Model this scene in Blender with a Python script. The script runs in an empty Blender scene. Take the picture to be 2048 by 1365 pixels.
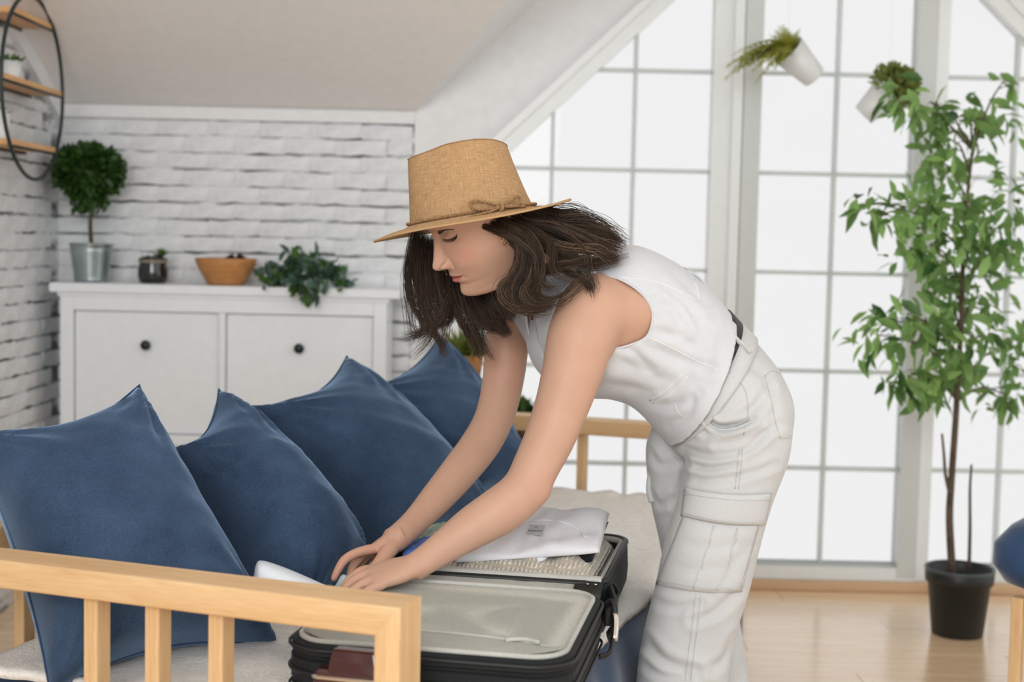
import bpy, bmesh, math, random
import numpy as np
from mathutils import Vector, Matrix, noise
from mathutils.bvhtree import BVHTree

S = bpy.context.scene
COL = S.collection
random.seed(7)
np.random.seed(7)

# ------------------------------------------------------------------ camera
CAMZ, FPX = 1.15, 2844.44
PITCH, ROLL = math.atan(202.5 / 2844.44), math.radians(1.25)
_F = Vector((0, math.cos(PITCH), -math.sin(PITCH)))
_R0 = Vector((1, 0, 0))
_U0 = _R0.cross(_F)
_R = _R0 * math.cos(ROLL) + _U0 * math.sin(ROLL)
_U = _U0 * math.cos(ROLL) - _R0 * math.sin(ROLL)
_C = Vector((0, 0, CAMZ))

cam_data = bpy.data.cameras.new('camera')
cam = bpy.data.objects.new('camera', cam_data)
COL.objects.link(cam)
cam_data.sensor_width = 36.0
cam_data.lens = 50.0
cam_data.clip_start = 0.05
cam.matrix_world = Matrix(((_R.x, _U.x, -_F.x, 0), (_R.y, _U.y, -_F.y, 0), (_R.z, _U.z, -_F.z, CAMZ), (0, 0, 0, 1)))
cam_data.dof.use_dof = True
cam_data.dof.focus_distance = 2.52
cam_data.dof.aperture_fstop = 3.2
S.camera = cam

# ------------------------------------------------------------------ world and light
world = bpy.data.worlds.new('overcast_sky')
S.world = world
world.use_nodes = True
bg = world.node_tree.nodes['Background']
bg.inputs['Color'].default_value = (0.955, 0.98, 1.0, 1)
bg.inputs['Strength'].default_value = 1.35

def area_light(name, loc, target, sx, sy, power, color=(1, 1, 1)):
    ld = bpy.data.lights.new(name, 'AREA')
    ld.shape = 'RECTANGLE'
    ld.size, ld.size_y, ld.energy, ld.color = sx, sy, power, color
    o = bpy.data.objects.new(name, ld)
    COL.objects.link(o)
    o.location = loc
    o.rotation_euler = (Vector(target) - Vector(loc)).to_track_quat('-Z', 'Y').to_euler()
    return o
# daylight from the big windows on the side of the room behind the photographer
area_light('daylight_window_behind', (-0.9, -2.3, 2.3), (0.1, 2.7, 0.75), 2.6, 1.7, 110, (1.0, 0.99, 0.98))

S.view_settings.view_transform = 'Standard'
S.view_settings.look = 'None'
S.view_settings.gamma = 1.0
S.view_settings.use_curve_mapping = False
S.view_settings.exposure = 0.0

# ------------------------------------------------------------------ helpers
def ray(px, py):
    return _F * FPX + _R * (px - 1024) - _U * (py - 682.5)
def at(px, py, Y):
    """the point of the place seen at this pixel, standing at distance Y"""
    d = ray(px, py)
    return _C + d * (Y / d.y)
def onz(px, py, z):
    d = ray(px, py)
    return _C + d * ((z - CAMZ) / d.z)
def proj(p):
    v = Vector(p) - _C
    z = v.dot(_F)
    return 1024 + FPX * v.dot(_R) / z, 682.5 - FPX * v.dot(_U) / z

def tag(o, label=None, cat=None, group=None, kind=None):
    if label: o['label'] = label
    if cat: o['category'] = cat
    if group: o['group'] = group
    if kind: o['kind'] = kind
    return o
def setparent(o, p):
    if p is not None:
        o.parent = p
        o.matrix_parent_inverse = p.matrix_basis.inverted()
def empty(name, loc, label=None, cat=None, group=None, rz=0, kind=None):
    o = bpy.data.objects.new(name, None)
    o.empty_display_size = 0.05
    COL.objects.link(o)
    o.location = loc
    o.rotation_euler = (0, 0, rz)
    o.matrix_basis = Matrix.Translation(Vector(loc)) @ Matrix.Rotation(rz, 4, 'Z')
    return tag(o, label, cat, group, kind)
def link(name, me, mat=None, parent=None, smooth=False, mtx=None):
    if mat is not None and len(me.materials) == 0: me.materials.append(mat)
    if smooth:
        me.polygons.foreach_set('use_smooth', [True] * len(me.polygons))
    o = bpy.data.objects.new(name, me)
    COL.objects.link(o)
    if mtx is not None: o.matrix_basis = mtx
    setparent(o, parent)
    return o
def mesh(name, v, f, mat=None, parent=None, smooth=False, mtx=None):
    me = bpy.data.meshes.new(name)
    me.from_pydata([tuple(map(float, p)) for p in v], [], [tuple(map(int, q)) for q in f])
    me.update()
    return link(name, me, mat, parent, smooth, mtx)

def box_data(sx, sy, sz, bev=0.0, seg=2, origin='center'):
    bm = bmesh.new()
    bmesh.ops.create_cube(bm, size=1)
    oz = {'center': 0, 'base': 0.5}[origin]
    for v in bm.verts:
        v.co = Vector((v.co.x * sx, v.co.y * sy, (v.co.z + oz) * sz))
    if bev > 0:
        bmesh.ops.bevel(bm, geom=list(bm.edges), offset=bev, segments=seg, profile=0.5, affect='EDGES')
    me = bpy.data.meshes.new('box')
    bm.to_mesh(me)
    bm.free()
    return me
def box(name, size, loc, mat, parent=None, bev=0.002, seg=2, rz=0, rot=None, smooth=False):
    m = Matrix.Translation(Vector(loc)) @ (rot.to_4x4() if rot is not None else Matrix.Rotation(rz, 4, 'Z'))
    me = box_data(*size, bev=bev, seg=seg)
    me.name = name
    return link(name, me, mat, parent, smooth, m)

class MB:
    """collects shapes into one mesh"""
    def __init__(s): s.v, s.f = [], []
    def add(s, v, f):
        n = len(s.v)
        s.v += [tuple(p) for p in v]
        s.f += [tuple(i + n for i in q) for q in f]
    def box(s, a, b):
        x0, y0, z0 = a; x1, y1, z1 = b
        s.add([(x0,y0,z0),(x1,y0,z0),(x1,y1,z0),(x0,y1,z0),(x0,y0,z1),(x1,y0,z1),(x1,y1,z1),(x0,y1,z1)],
              [(0,3,2,1),(4,5,6,7),(0,1,5,4),(1,2,6,5),(2,3,7,6),(3,0,4,7)])
    def tube(s, pts, rad, n=8, caps=True, closed=False):
        v, f = tube_vf(pts, rad, n, caps, closed)
        s.add(v, f)
    def build(s, name, mat, parent=None, smooth=False, mtx=None): return mesh(name, s.v, s.f, mat, parent, smooth, mtx)

def catmull(P, n, closed=False):
    """n samples for each span of the polyline P (any dimension)"""
    P = np.array(P, float)
    out = []
    m = len(P)
    spans = m if closed else m - 1
    for i in range(spans):
        if closed: p0, p1, p2, p3 = P[(i-1) % m], P[i], P[(i+1) % m], P[(i+2) % m]
        else:
            p1, p2 = P[i], P[i+1]
            p0 = P[i-1] if i > 0 else 2*p1 - p2
            p3 = P[i+2] if i + 2 < m else 2*p2 - p1
        for k in range(n):
            t = k / n
            out.append(0.5*((2*p1) + (-p0+p2)*t + (2*p0-5*p1+4*p2-p3)*t*t + (-p0+3*p1-3*p2+p3)*t**3))
    if not closed: out.append(P[-1])
    return np.array(out)

def frames(P, closed=False, ref=None):
    P = np.array(P, float)
    n = len(P)
    T = np.zeros_like(P)
    for i in range(n):
        a = P[(i+1) % n] if (closed or i < n-1) else P[i]
        b = P[i-1] if (closed or i > 0) else P[i]
        T[i] = a - b
        l = np.linalg.norm(T[i]); T[i] = T[i] / l if l > 1e-12 else (T[i-1] if i else np.array([0,0,1.]))
    if ref is None:
        ref = np.array([0, 0, 1.]) if abs(T[0][2]) < 0.9 else np.array([1., 0, 0])
    N = np.zeros_like(P)
    nn = ref - T[0]*np.dot(ref, T[0]); nn /= np.linalg.norm(nn)
    for i in range(n):
        nn = nn - T[i]*np.dot(nn, T[i]); nn /= np.linalg.norm(nn)
        N[i] = nn
    B = np.cross(T, N)
    return T, N, B

def tube_vf(pts, rad, n=8, caps=True, closed=False, ref=None, squash=1.0):
    P = np.array([tuple(p) for p in pts], float)
    m = len(P)
    r = np.full(m, rad, float) if np.isscalar(rad) else np.array(rad, float)
    T, N, B = frames(P, closed, ref)
    v, f = [], []
    for i in range(m):
        for k in range(n):
            a = 2*math.pi*k/n
            v.append(P[i] + r[i]*(math.cos(a)*N[i] + squash*math.sin(a)*B[i]))
    rows = m if closed else m-1
    for i in range(rows):
        j = (i+1) % m
        for k in range(n):
            l = (k+1) % n
            f.append((i*n+k, i*n+l, j*n+l, j*n+k))
    if caps and not closed:
        f.append(tuple(range(n-1, -1, -1)))
        f.append(tuple((m-1)*n+k for k in range(n)))
    return v, f

def lathe_vf(prof, n=32, cap=True):
    v, f = [], []
    m = len(prof)
    for r, z in prof:
        for k in range(n):
            a = 2*math.pi*k/n
            v.append((r*math.cos(a), r*math.sin(a), z))
    for i in range(m-1):
        for k in range(n):
            l = (k+1) % n
            f.append((i*n+k, i*n+l, (i+1)*n+l, (i+1)*n+k))
    if cap:
        if prof[0][0] > 1e-6: f.append(tuple(range(n-1, -1, -1)))
        if prof[-1][0] > 1e-6: f.append(tuple((m-1)*n+k for k in range(n)))
    return v, f
def lathe(name, prof, mat, parent=None, n=32, mtx=None, cap=True):
    v, f = lathe_vf(prof, n, cap)
    return mesh(name, v, f, mat, parent, True, mtx)

def loft_vf(secs, n=40, per=6, cap=True):
    """secs: (center, half axis u, half axis v, exponent); catmull-rom between them"""
    rows = np.array([list(c)+list(u)+list(w)+[e] for c, u, w, e in secs], float)
    rows = catmull(rows, per)
    v, f = [], []
    for row in rows:
        c, u, w, e = row[:3], row[3:6], row[6:9], row[9]
        for k in range(n):
            a = 2*math.pi*k/n
            ca, sa = math.cos(a), math.sin(a)
            ca = math.copysign(abs(ca)**(2/e), ca); sa = math.copysign(abs(sa)**(2/e), sa)
            v.append(c + u*ca + w*sa)
    m = len(rows)
    for i in range(m-1):
        for k in range(n):
            l = (k+1) % n
            f.append((i*n+k, i*n+l, (i+1)*n+l, (i+1)*n+k))
    if cap:
        f.append(tuple(range(n-1, -1, -1)))
        f.append(tuple((m-1)*n+k for k in range(n)))
    return v, f

# ------------------------------------------------------------------ materials
def srgb(r, g, b):
    def c(x):
        x /= 255.0
        return x/12.92 if x <= 0.04045 else ((x+0.055)/1.055)**2.4
    return (c(r), c(g), c(b), 1)
class NT:
    def __init__(s, name):
        s.m = bpy.data.materials.new(name)
        s.m.use_nodes = True
        s.t = s.m.node_tree
        s.p = s.t.nodes['Principled BSDF']
        s.out = s.t.nodes['Material Output']
    def n(s, typ, **kw):
        x = s.t.nodes.new(typ)
        for k, v in kw.items(): setattr(x, k, v)
        return x
    def l(s, a, b): s.t.links.new(a, b)
    def coord(s, which='Object', scale=(1, 1, 1), rot=(0, 0, 0)):
        tc = s.n('ShaderNodeTexCoord'); mp = s.n('ShaderNodeMapping')
        mp.inputs['Scale'].default_value = scale
        mp.inputs['Rotation'].default_value = rot
        s.l(tc.outputs[which], mp.inputs['Vector'])
        return mp.outputs['Vector']
    def noise(s, vec, scale=10, detail=3, rough=0.5):
        x = s.n('ShaderNodeTexNoise')
        x.inputs['Scale'].default_value = scale; x.inputs['Detail'].default_value = detail
        x.inputs['Roughness'].default_value = rough
        if vec is not None: s.l(vec, x.inputs['Vector'])
        return x.outputs['Fac']
    def ramp(s, fac, stops):
        x = s.n('ShaderNodeValToRGB')
        e = x.color_ramp.elements
        while len(e) < len(stops): e.new(0.5)
        for el, (p, c) in zip(e, stops): el.position = p; el.color = c
        s.l(fac, x.inputs['Fac'])
        return x.outputs['Color']
    def bump(s, h, strength=0.3, dist=0.002):
        x = s.n('ShaderNodeBump')
        x.inputs['Strength'].default_value = strength; x.inputs['Distance'].default_value = dist
        s.l(h, x.inputs['Height'])
        s.l(x.outputs['Normal'], s.p.inputs['Normal'])
        return x
    def set(s, **kw):
        for k, v in kw.items(): s.p.inputs[k.replace('_', ' ')].default_value = v
        return s

def plain(name, col, rough=0.5, metal=0.0, var=0.04, scale=30, bump=0.0, coat=0.0, spec=0.5, bscale=200, bdist=0.001):
    t = NT(name)
    vec = t.coord()
    c = np.array(col[:3])
    lo = tuple(np.clip(c*(1-var*2), 0, 1))+(1,); hi = tuple(np.clip(c*(1+var), 0, 1))+(1,)
    t.l(t.ramp(t.noise(vec, scale, 4), [(0.3, lo), (0.7, hi)]), t.p.inputs['Base Color'])
    t.set(Roughness=rough, Metallic=metal, Coat_Weight=coat, Specular_IOR_Level=spec)
    if bump: t.bump(t.noise(vec, bscale, 3), bump, bdist)
    return t.m

def wood_mat(name, lo, hi, axis=0, rough=0.45, scale=1.0, grain=True):
    t = NT(name)
    sc = [14*scale]*3; sc[axis] = 1.2*scale
    vec = t.coord('Object', tuple(sc))
    w = t.n('ShaderNodeTexNoise'); w.inputs['Scale'].default_value = 2.2; w.inputs['Detail'].default_value = 5; w.inputs['Distortion'].default_value = 0.8
    t.l(vec, w.inputs['Vector'])
    fine = t.noise(t.coord('Object', tuple(x*7 for x in sc)), 3, 2)
    mx = t.n('ShaderNodeMix', data_type='FLOAT'); mx.inputs[0].default_value = 0.35
    t.l(w.outputs['Fac'], mx.inputs[2]); t.l(fine, mx.inputs[3])
    t.l(t.ramp(mx.outputs[0], [(0.32, lo), (0.5, tuple((np.array(lo)+np.array(hi))/2)), (0.68, hi)]), t.p.inputs['Base Color'])
    t.set(Roughness=rough)
    t.bump(mx.outputs[0], 0.08, 0.001)
    return t.m

def fabric(name, col, hi=None, rough=0.85, sheen=0.3, weave=900, bump=0.25, var=0.12, nscale=6, sheen_tint=None, fleck=0.35):
    t = NT(name)
    vec = t.coord()
    c = np.array(col[:3]); h = np.array(hi[:3]) if hi else c*(1+var)
    a = t.ramp(t.noise(vec, nscale, 5, 0.6), [(0.3, tuple(c*(1-var))+(1,)), (0.7, tuple(np.clip(h, 0, 1))+(1,))])
    fine = t.noise(vec, weave, 2)
    mx = t.n('ShaderNodeMix', data_type='RGBA', blend_type='MULTIPLY'); mx.inputs[0].default_value = fleck
    t.l(a, mx.inputs[6])
    t.l(t.ramp(fine, [(0.3, (0.55, 0.55, 0.55, 1)), (0.7, (1.0, 1.0, 1.0, 1))]), mx.inputs[7])
    t.l(mx.outputs[2], t.p.inputs['Base Color'])
    t.set(Roughness=rough, Sheen_Weight=sheen, Sheen_Roughness=0.4, Specular_IOR_Level=0.2)
    if sheen_tint: t.p.inputs['Sheen Tint'].default_value = sheen_tint
    t.bump(fine, bump, 0.001)
    return t.m

def leaf_mat(name, lo, hi, trans=0.35, scale=9):
    t = NT(name)
    oi = t.n('ShaderNodeObjectInfo')
    vec = t.coord('Object')
    nz = t.noise(vec, scale, 2)
    ad = t.n('ShaderNodeMath', operation='MULTIPLY_ADD'); ad.inputs[1].default_value = 0.5; 
    t.l(oi.outputs['Random'], ad.inputs[0])
    hf = t.n('ShaderNodeMath', operation='MULTIPLY'); hf.inputs[1].default_value = 0.6
    t.l(nz, hf.inputs[0]); t.l(hf.outputs[0], ad.inputs[2])
    colr = t.ramp(ad.outputs[0], [(0.25, lo), (0.75, hi)])
    t.l(colr, t.p.inputs['Base Color'])
    t.set(Roughness=0.45, Specular_IOR_Level=0.4)
    tr = t.n('ShaderNodeBsdfTranslucent'); t.l(colr, tr.inputs['Color'])
    mx = t.n('ShaderNodeMixShader'); mx.inputs[0].default_value = trans
    t.l(t.p.outputs[0], mx.inputs[1]); t.l(tr.outputs[0], mx.inputs[2]); t.l(mx.outputs[0], t.out.inputs['Surface'])
    return t.m

M = {}
M['plaster'] = plain('white_plaster', srgb(236, 237, 238), 0.8, var=0.02, bump=0.1)
M['ceiling'] = plain('ceiling_paint', srgb(240, 238, 236), 0.85, var=0.015, bump=0.06)
M['white_paint'] = plain('white_gloss_paint', srgb(222, 223, 223), 0.4, var=0.015)
M['upvc'] = plain('white_window_profile', srgb(233, 237, 237), 0.35, var=0.01)
t = NT('window_bar_white')
t.set(Base_Color=srgb(232, 236, 235), Roughness=0.35)
_tr = t.n('ShaderNodeBsdfTranslucent'); _tr.inputs['Color'].default_value = srgb(236, 240, 239)
_mx = t.n('ShaderNodeMixShader'); _mx.inputs[0].default_value = 0.55
t.l(t.p.outputs[0], _mx.inputs[1]); t.l(_tr.outputs[0], _mx.inputs[2]); t.l(_mx.outputs[0], t.out.inputs['Surface'])
M['muntin'] = t.m
M['door_profile_shaded'] = plain('shaded_white_door_profile', srgb(204, 209, 207), 0.35, var=0.01)  # shade on the door stiles is put into this greyer colour
M['cabinet'] = plain('cabinet_lacquer', srgb(234, 238, 241), 0.35, var=0.012)
M['pine'] = wood_mat('pine_rail_x', srgb(204, 162, 112), srgb(228, 194, 147), 0)
M['pine_y'] = wood_mat('pine_rail_y', srgb(204, 162, 112), srgb(228, 194, 147), 1)
M['pine_z'] = wood_mat('pine_rail_z', srgb(204, 162, 112), srgb(228, 194, 147), 2)
M['shelf_wood'] = wood_mat('shelf_wood', srgb(205, 150, 95), srgb(232, 184, 128), 1)
M['bowl_wood'] = wood_mat('bowl_wood', srgb(170, 110, 58), srgb(208, 150, 92), 0, scale=2)
M['oak'] = wood_mat('oak_laminate', srgb(226, 190, 150), srgb(244, 215, 180), 0, rough=0.26)
M['threshold'] = wood_mat('threshold_wood', srgb(196, 160, 122), srgb(216, 184, 148), 0, rough=0.4)
M['oak'].node_tree.nodes['Principled BSDF'].inputs['Coat Weight'].default_value = 0.9
M['oak'].node_tree.nodes['Principled BSDF'].inputs['Coat Roughness'].default_value = 0.16
M['black_metal'] = plain('black_painted_metal', srgb(40, 50, 50), 0.4, 0.3, 0.03)
M['knob'] = plain('dark_knob', srgb(30, 42, 42), 0.3, 0.4, 0.03)
M['zinc'] = plain('galvanised_steel', srgb(168, 180, 180), 0.32, 0.85, 0.08, 20)
M['chrome'] = plain('polished_steel', srgb(214, 208, 200), 0.15, 1.0, 0.02)
M['white_pot'] = plain('white_ceramic', srgb(222, 224, 224), 0.35, var=0.015)
M['black_pot'] = plain('black_plastic_pot', srgb(26, 32, 32), 0.45, var=0.05)
M['pot_rim'] = plain('dark_grey_plastic_rim', srgb(66, 76, 78), 0.4, var=0.05)
M['soil'] = plain('potting_soil', srgb(40, 32, 25), 0.95, var=0.3, scale=80, bump=0.8, bscale=120, bdist=0.004)
M['bark'] = plain('bark', srgb(92, 78, 64), 0.9, var=0.2, scale=40, bump=0.5, bscale=60, bdist=0.003)
M['ficus'] = leaf_mat('ficus_leaf', srgb(38, 78, 34), srgb(166, 206, 124), 0.55)
M['topiary'] = leaf_mat('box_leaf', srgb(20, 48, 18), srgb(92, 138, 50), 0.2, 60)
M['fern'] = leaf_mat('fern_leaf', srgb(110, 122, 44), srgb(190, 192, 90), 0.6, 12)
M['moss'] = leaf_mat('moss_leaf', srgb(112, 126, 60), srgb(178, 182, 106), 0.5, 60)
M['succulent'] = leaf_mat('blue_green_leaf', srgb(38, 66, 58), srgb(98, 128, 112), 0.15, 20)
M['leafgreen'] = leaf_mat('small_green_leaf', srgb(44, 80, 34), srgb(96, 128, 56), 0.2, 20)
M['basket'] = plain('terracotta_weave', srgb(178, 128, 80), 0.8, var=0.15, scale=60, bump=0.4, bscale=120, bdist=0.003)
M['denim'] = fabric('blue_velour', srgb(47, 67, 94), srgb(66, 88, 116), sheen=1.0, weave=330, var=0.16, fleck=0.75, bump=0.5, sheen_tint=srgb(150, 180, 215))
M['navy_sheet'] = fabric('blue_mattress_cover', srgb(46, 68, 96), srgb(58, 82, 112), sheen=0.4, weave=500)
M['seat_blue'] = fabric('blue_chair_cushion', srgb(48, 72, 108), srgb(64, 92, 130), sheen=0.4, weave=420)
# ------------------------------------------------------------------ room shell
WY = 4.75                    # plane of the brick wall and of the gable window
LX = -1.52                   # plane of the left wall
EX, EZ = -0.338, 1.56        # foot of the dormer rake at the end of the brickwork
SL, MS = 0.95, 0.50          # slope of the dormer roof, slope of the main roof
CX = 1.03                    # middle of the gable
PKZ = EZ + SL*(CX-EX)

fl = mesh('floor', [(LX-.1, -2.7, -0.03), (4.2, -2.7, -0.03), (4.2, WY+.1, -0.03), (LX-.1, WY+.1, -0.03),
                    (LX-.1, -2.7, -0.012), (4.2, -2.7, -0.012), (4.2, WY+.1, -0.012), (LX-.1, WY+.1, -0.012)],
          [(0,3,2,1),(4,5,6,7),(0,1,5,4),(1,2,6,5),(2,3,7,6),(3,0,4,7)], M['soil'])
tag(fl, 'light oak laminate floor of long planks', kind='structure')
# planks run along the gable wall
pl_meshes = {}
row = 0
y = WY - 0.02
while y > -2.4:
    x = LX + 0.02 - (row*0.47 % 1.2)
    while x < 4.1:
        x0, x1 = max(x, LX), min(x+1.2, 4.15)
        if x1 - x0 > 0.05:
            key = round(x1-x0, 2)
            if key not in pl_meshes:
                pl_meshes[key] = box_data(x1-x0-0.0012, 0.189, 0.012, 0.0006, 1)
                pl_meshes[key].materials.append(M['oak'])
            o = bpy.data.objects.new('plank', pl_meshes[key]); COL.objects.link(o)
            o.matrix_basis = Matrix.Translation(((x0+x1)/2, y-0.095, -0.006 + random.uniform(-0.0004, 0)))
            setparent(o, fl)
        x += 1.2
    y -= 0.19; row += 1

# main ceiling, rising towards the camera, with the opening of the dormer
def zc(Y): return EZ + (WY-Y)*MS
yr = WY - (PKZ-EZ)/MS        # where the dormer ridge meets the main slope
RX = 2*CX - EX
th = 0.12
cv = [(LX-.1, WY+.1, zc(WY+.1)), (EX, WY, EZ), (CX, yr, PKZ), (RX, WY, EZ), (4.2, WY+.1, zc(WY+.1)), (4.2, 1.2, zc(1.2)), (LX-.1, 1.2, zc(1.2))]
n = len(cv)
cvv = cv + [(a, b, c+th) for a, b, c in cv]
# split into two plain polygons at the ridge
cf = []
for off in (0, 7):
    cf += [(0+off, 1+off, 2+off, 6+off), (2+off, 3+off, 4+off, 5+off), (6+off, 2+off, 5+off)]
cf += [(i, (i+1) % 7, (i+1) % 7+7, i+7) for i in range(7)]
tag(mesh('ceiling', cvv, cf, M['ceiling']), 'sloping warm white attic ceiling above the brick wall', kind='structure')
# dormer slopes: a thick plank on either side of the gable
def dormer(name, xs, lab):
    lo = [(xs, WY+.1, EZ), (CX, WY+.1, PKZ), (CX, yr, PKZ), (xs, WY, EZ)]
    v = lo + [(a, b, c+.1) for a, b, c in lo]
    f = [(0,1,2,3),(7,6,5,4),(0,4,5,1),(1,5,6,2),(2,6,7,3),(3,7,4,0)]
    tag(mesh(name, v, f, M['plaster']), lab, kind='structure')
dormer('ceiling_dormer_left', EX, 'pale slope of the window bay beside the brick wall')
dormer('ceiling_dormer_right', RX, 'pale slope of the window bay above the ficus')

# flat ceiling over the rest of the room, the sides behind and right of the photographer are glazed and open to the sky
zf = zc(1.2)
tb = MB(); tb.box((LX-.1, -.6, zf), (4.2, 1.2, zf+.1)); tag(tb.build('ceiling_flat', M['ceiling']), 'flat white ceiling above the photographer', kind='structure')
# left wall, following the ceiling
v = [(LX, -.6, -.02), (LX, WY+.1, -.02), (LX, WY+.1, zc(WY+.1)), (LX, 1.2, zf), (LX, -.6, zf)]
v += [(LX-.15, b, c) for a, b, c in v]
M['mortar'] = None
t = NT('whitewashed_mortar')
vec = t.coord('Object', (1.6, 1.6, 7))
nz = t.noise(vec, 3.4, 5, 0.62)
t.l(t.ramp(nz, [(0.42, srgb(104, 106, 108)), (0.50, srgb(164, 166, 168)), (0.58, srgb(228, 230, 231))]), t.p.inputs['Base Color'])
t.set(Roughness=0.9); t.bump(t.noise(vec, 30, 3), 0.5, 0.004)
M['mortar'] = t.m
t = NT('whitewashed_brick')
vec = t.coord('Object')
oi = t.n('ShaderNodeObjectInfo')
nz = t.noise(vec, 26, 5, 0.6)
t.l(t.ramp(nz, [(0.30, srgb(214, 217, 219)), (0.6, srgb(234, 236, 238))]), t.p.inputs['Base Color'])
t.set(Roughness=0.75); t.bump(t.noise(vec, 55, 4), 0.5, 0.004)
M['brick'] = t.m
wl = mesh('wall_left', v, [(0,1,2,3,4),(9,8,7,6,5),(0,5,6,1),(1,6,7,2),(2,7,8,3),(3,8,9,4),(4,9,5,0)], M['mortar'])
tag(wl, 'whitewashed brick side wall at the left edge', kind='structure')
# back wall: brick part
bw = MB(); bw.box((LX-.15, WY, -.02), (EX, WY+.18, EZ))
bwo = bw.build('wall_back', M['mortar'])
tag(bwo, 'whitewashed brick wall behind the white cabinet', kind='structure')

# bricks, uneven and rounded, standing proud of the joints
def brick_mesh(L, H, D, seed):
    rr = random.Random(seed)
    nx, nz = 5, 3
    V, Fc = [], []
    for i in range(nx):
        for k in range(nz):
            u, w = i/(nx-1), k/(nz-1)
            d = D if 0 < k < nz-1 else D*0.62
            d += rr.uniform(-.0010, .0010)
            ex = 0
            ez = rr.uniform(-.0030, .0030) if k in (0, nz-1) else 0
            V.append(((u-.5)*L+ex, -d, (w-.5)*H+ez))
    idx = lambda i, k: i*nz+k
    for i in range(nx-1):
        for k in range(nz-1):
            Fc.append((idx(i,k), idx(i+1,k), idx(i+1,k+1), idx(i,k+1)))
    ring = [idx(i,0) for i in range(nx)] + [idx(nx-1,k) for k in range(1,nz)] + [idx(i,nz-1) for i in range(nx-2,-1,-1)] + [idx(0,k) for k in range(nz-2,0,-1)]
    b0 = len(V)
    for q in ring: V.append((V[q][0]*1.0, 0.004, V[q][2]))
    m = len(ring)
    for i in range(m):
        j = (i+1) % m
        Fc.append((ring[j], ring[i], b0+i, b0+j))
    me = bpy.data.meshes.new('brick')
    me.from_pydata(V, [], Fc); me.update()
    me.materials.append(M['brick'])
    return me
BH, BL = 0.0550, 0.168
variants = {}
def brick_at(parent, L, seed, mtx):
    key = (round(L, 3), seed % 6)
    if key not in variants: variants[key] = brick_mesh(L-0.0008, BH-0.0085, 0.0060, seed % 6 + 31)
    o = bpy.data.objects.new('brick', variants[key]); COL.objects.link(o)
    o.matrix_basis = mtx
    setparent(o, parent)
ztop = EZ - 0.035
r = 0
zb = ztop - BH/2
hidden = MB()
while zb > 0.03:
    x = LX + (0 if r % 2 == 0 else -BL/2)
    k = 0
    while x < EX - 0.01:
        x0, x1 = max(x, LX+.002), min(x+BL, EX-.004)
        if x1-x0 > 0.03:
            L = round((x1-x0)/0.014)*0.014
            m = Matrix.Translation(((x0+x1)/2, WY, zb + random.uniform(-.002, .002))) @ Matrix.Rotation(random.uniform(-.012, .012), 4, 'Y')
            if zb > 0.40 or x1 > -0.42: brick_at(bwo, L, r*7+k*3, m)
            else: hidden.box(((x0+x1)/2-L/2+.004, WY-.009, zb-BH/2+.005), ((x0+x1)/2+L/2-.004, WY+.002, zb+BH/2-.005))
        x += BL; k += 1
    zb -= BH; r += 1
h = hidden.build('brick_courses_behind_cabinet', M['brick'], bwo); h['kind'] = 'stuff'
# left wall bricks: face +X
rotL = Matrix.Rotation(math.pi/2, 4, 'Z')
r = 0
zb = ztop - BH/2 + 20*BH
lowrest = MB()
while zb > 0.03:
    y1 = WY - (0 if r % 2 == 0 else BL/2)
    k = 0
    while y1 > 1.6:
        y0 = y1 - BL
        if zc(y1) - 0.05 > zb + BH/2:
            if y0 > 3.55 and zb > 0.45:
                m = Matrix.Translation((LX, (y0+y1)/2, zb + random.uniform(-.002, .002))) @ rotL @ Matrix.Rotation(random.uniform(-.012, .012), 4, 'Y')
                brick_at(wl, BL, r*5+k*2+1, m)
            else: lowrest.box((LX-.002, y0+.005, zb-BH/2+.005), (LX+.009, y1-.005, zb+BH/2-.005))
        y1 -= BL; k += 1
    zb -= BH; r += 1
h = lowrest.build('brick_courses_near_camera', M['brick'], wl); h['kind'] = 'stuff'
# white trims along the ceiling
tb = MB(); tb.box((LX, WY-.022, EZ-.036), (EX, WY+.01, EZ+.004))
tag(tb.build('trim_1', M['plaster']), 'white strip between brick wall and sloping ceiling', kind='structure')
v = []
for xx in (LX-.01, LX+.02):
    v += [(xx, 1.2, zf-.062), (xx, WY, zc(WY)-.062), (xx, WY, zc(WY)), (xx, 1.2, zf)]
tag(mesh('trim_2', v, [(0,1,2,3),(7,6,5,4),(0,4,5,1),(1,5,6,2),(2,6,7,3),(3,7,4,0)], M['plaster']), 'white sloping strip on the left wall below the ceiling', kind='structure')

# gable wall around the window: plaster triangle pieces left and right of the rake
WZ = 0.045                                     # top of the threshold
def zl(X, off=0.0): return 1.70 + 0.96*(X-0.243) + off     # left rake of the glazing
def zr(X, off=0.0): return zl(2*CX - X, off)
FR = 0.062                                     # rake frame width
gl = [(EX, WY, -.02), (-0.215, WY, -.02), (-0.215, WY, zl(-0.215)+0.09), (CX, WY, zl(CX)+.09), (CX, WY, PKZ+.02), (EX, WY, EZ+.02)]
def slab(name, poly, dy, mat, lab, parent=None, structure=True):
    v = [(a, b, c) for a, b, c in poly] + [(a, b+dy, c) for a, b, c in poly]
    n = len(poly)
    f = [tuple(range(n)), tuple(range(2*n-1, n-1, -1))] + [(i, i+n, (i+1) % n+n, (i+1) % n) for i in range(n)]
    o = mesh(name, v, f, mat, parent)
    if structure: tag(o, lab, kind='structure')
    return o
slab('wall_gable_left', gl, 0.16, M['plaster'], 'white plaster wall between the brickwork and the gable window')
gr = [(2*CX-a, b, c) for a, b, c in gl][::-1]
slab('wall_gable_right', gr, 0.16, M['plaster'], 'white plaster wall right of the gable window')
tb = MB(); tb.box((RX, WY, -.02), (4.2, WY+.16, EZ+.02)); tag(tb.build('wall_back_right', M['plaster']), 'white wall right of the window bay', kind='structure')
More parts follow.
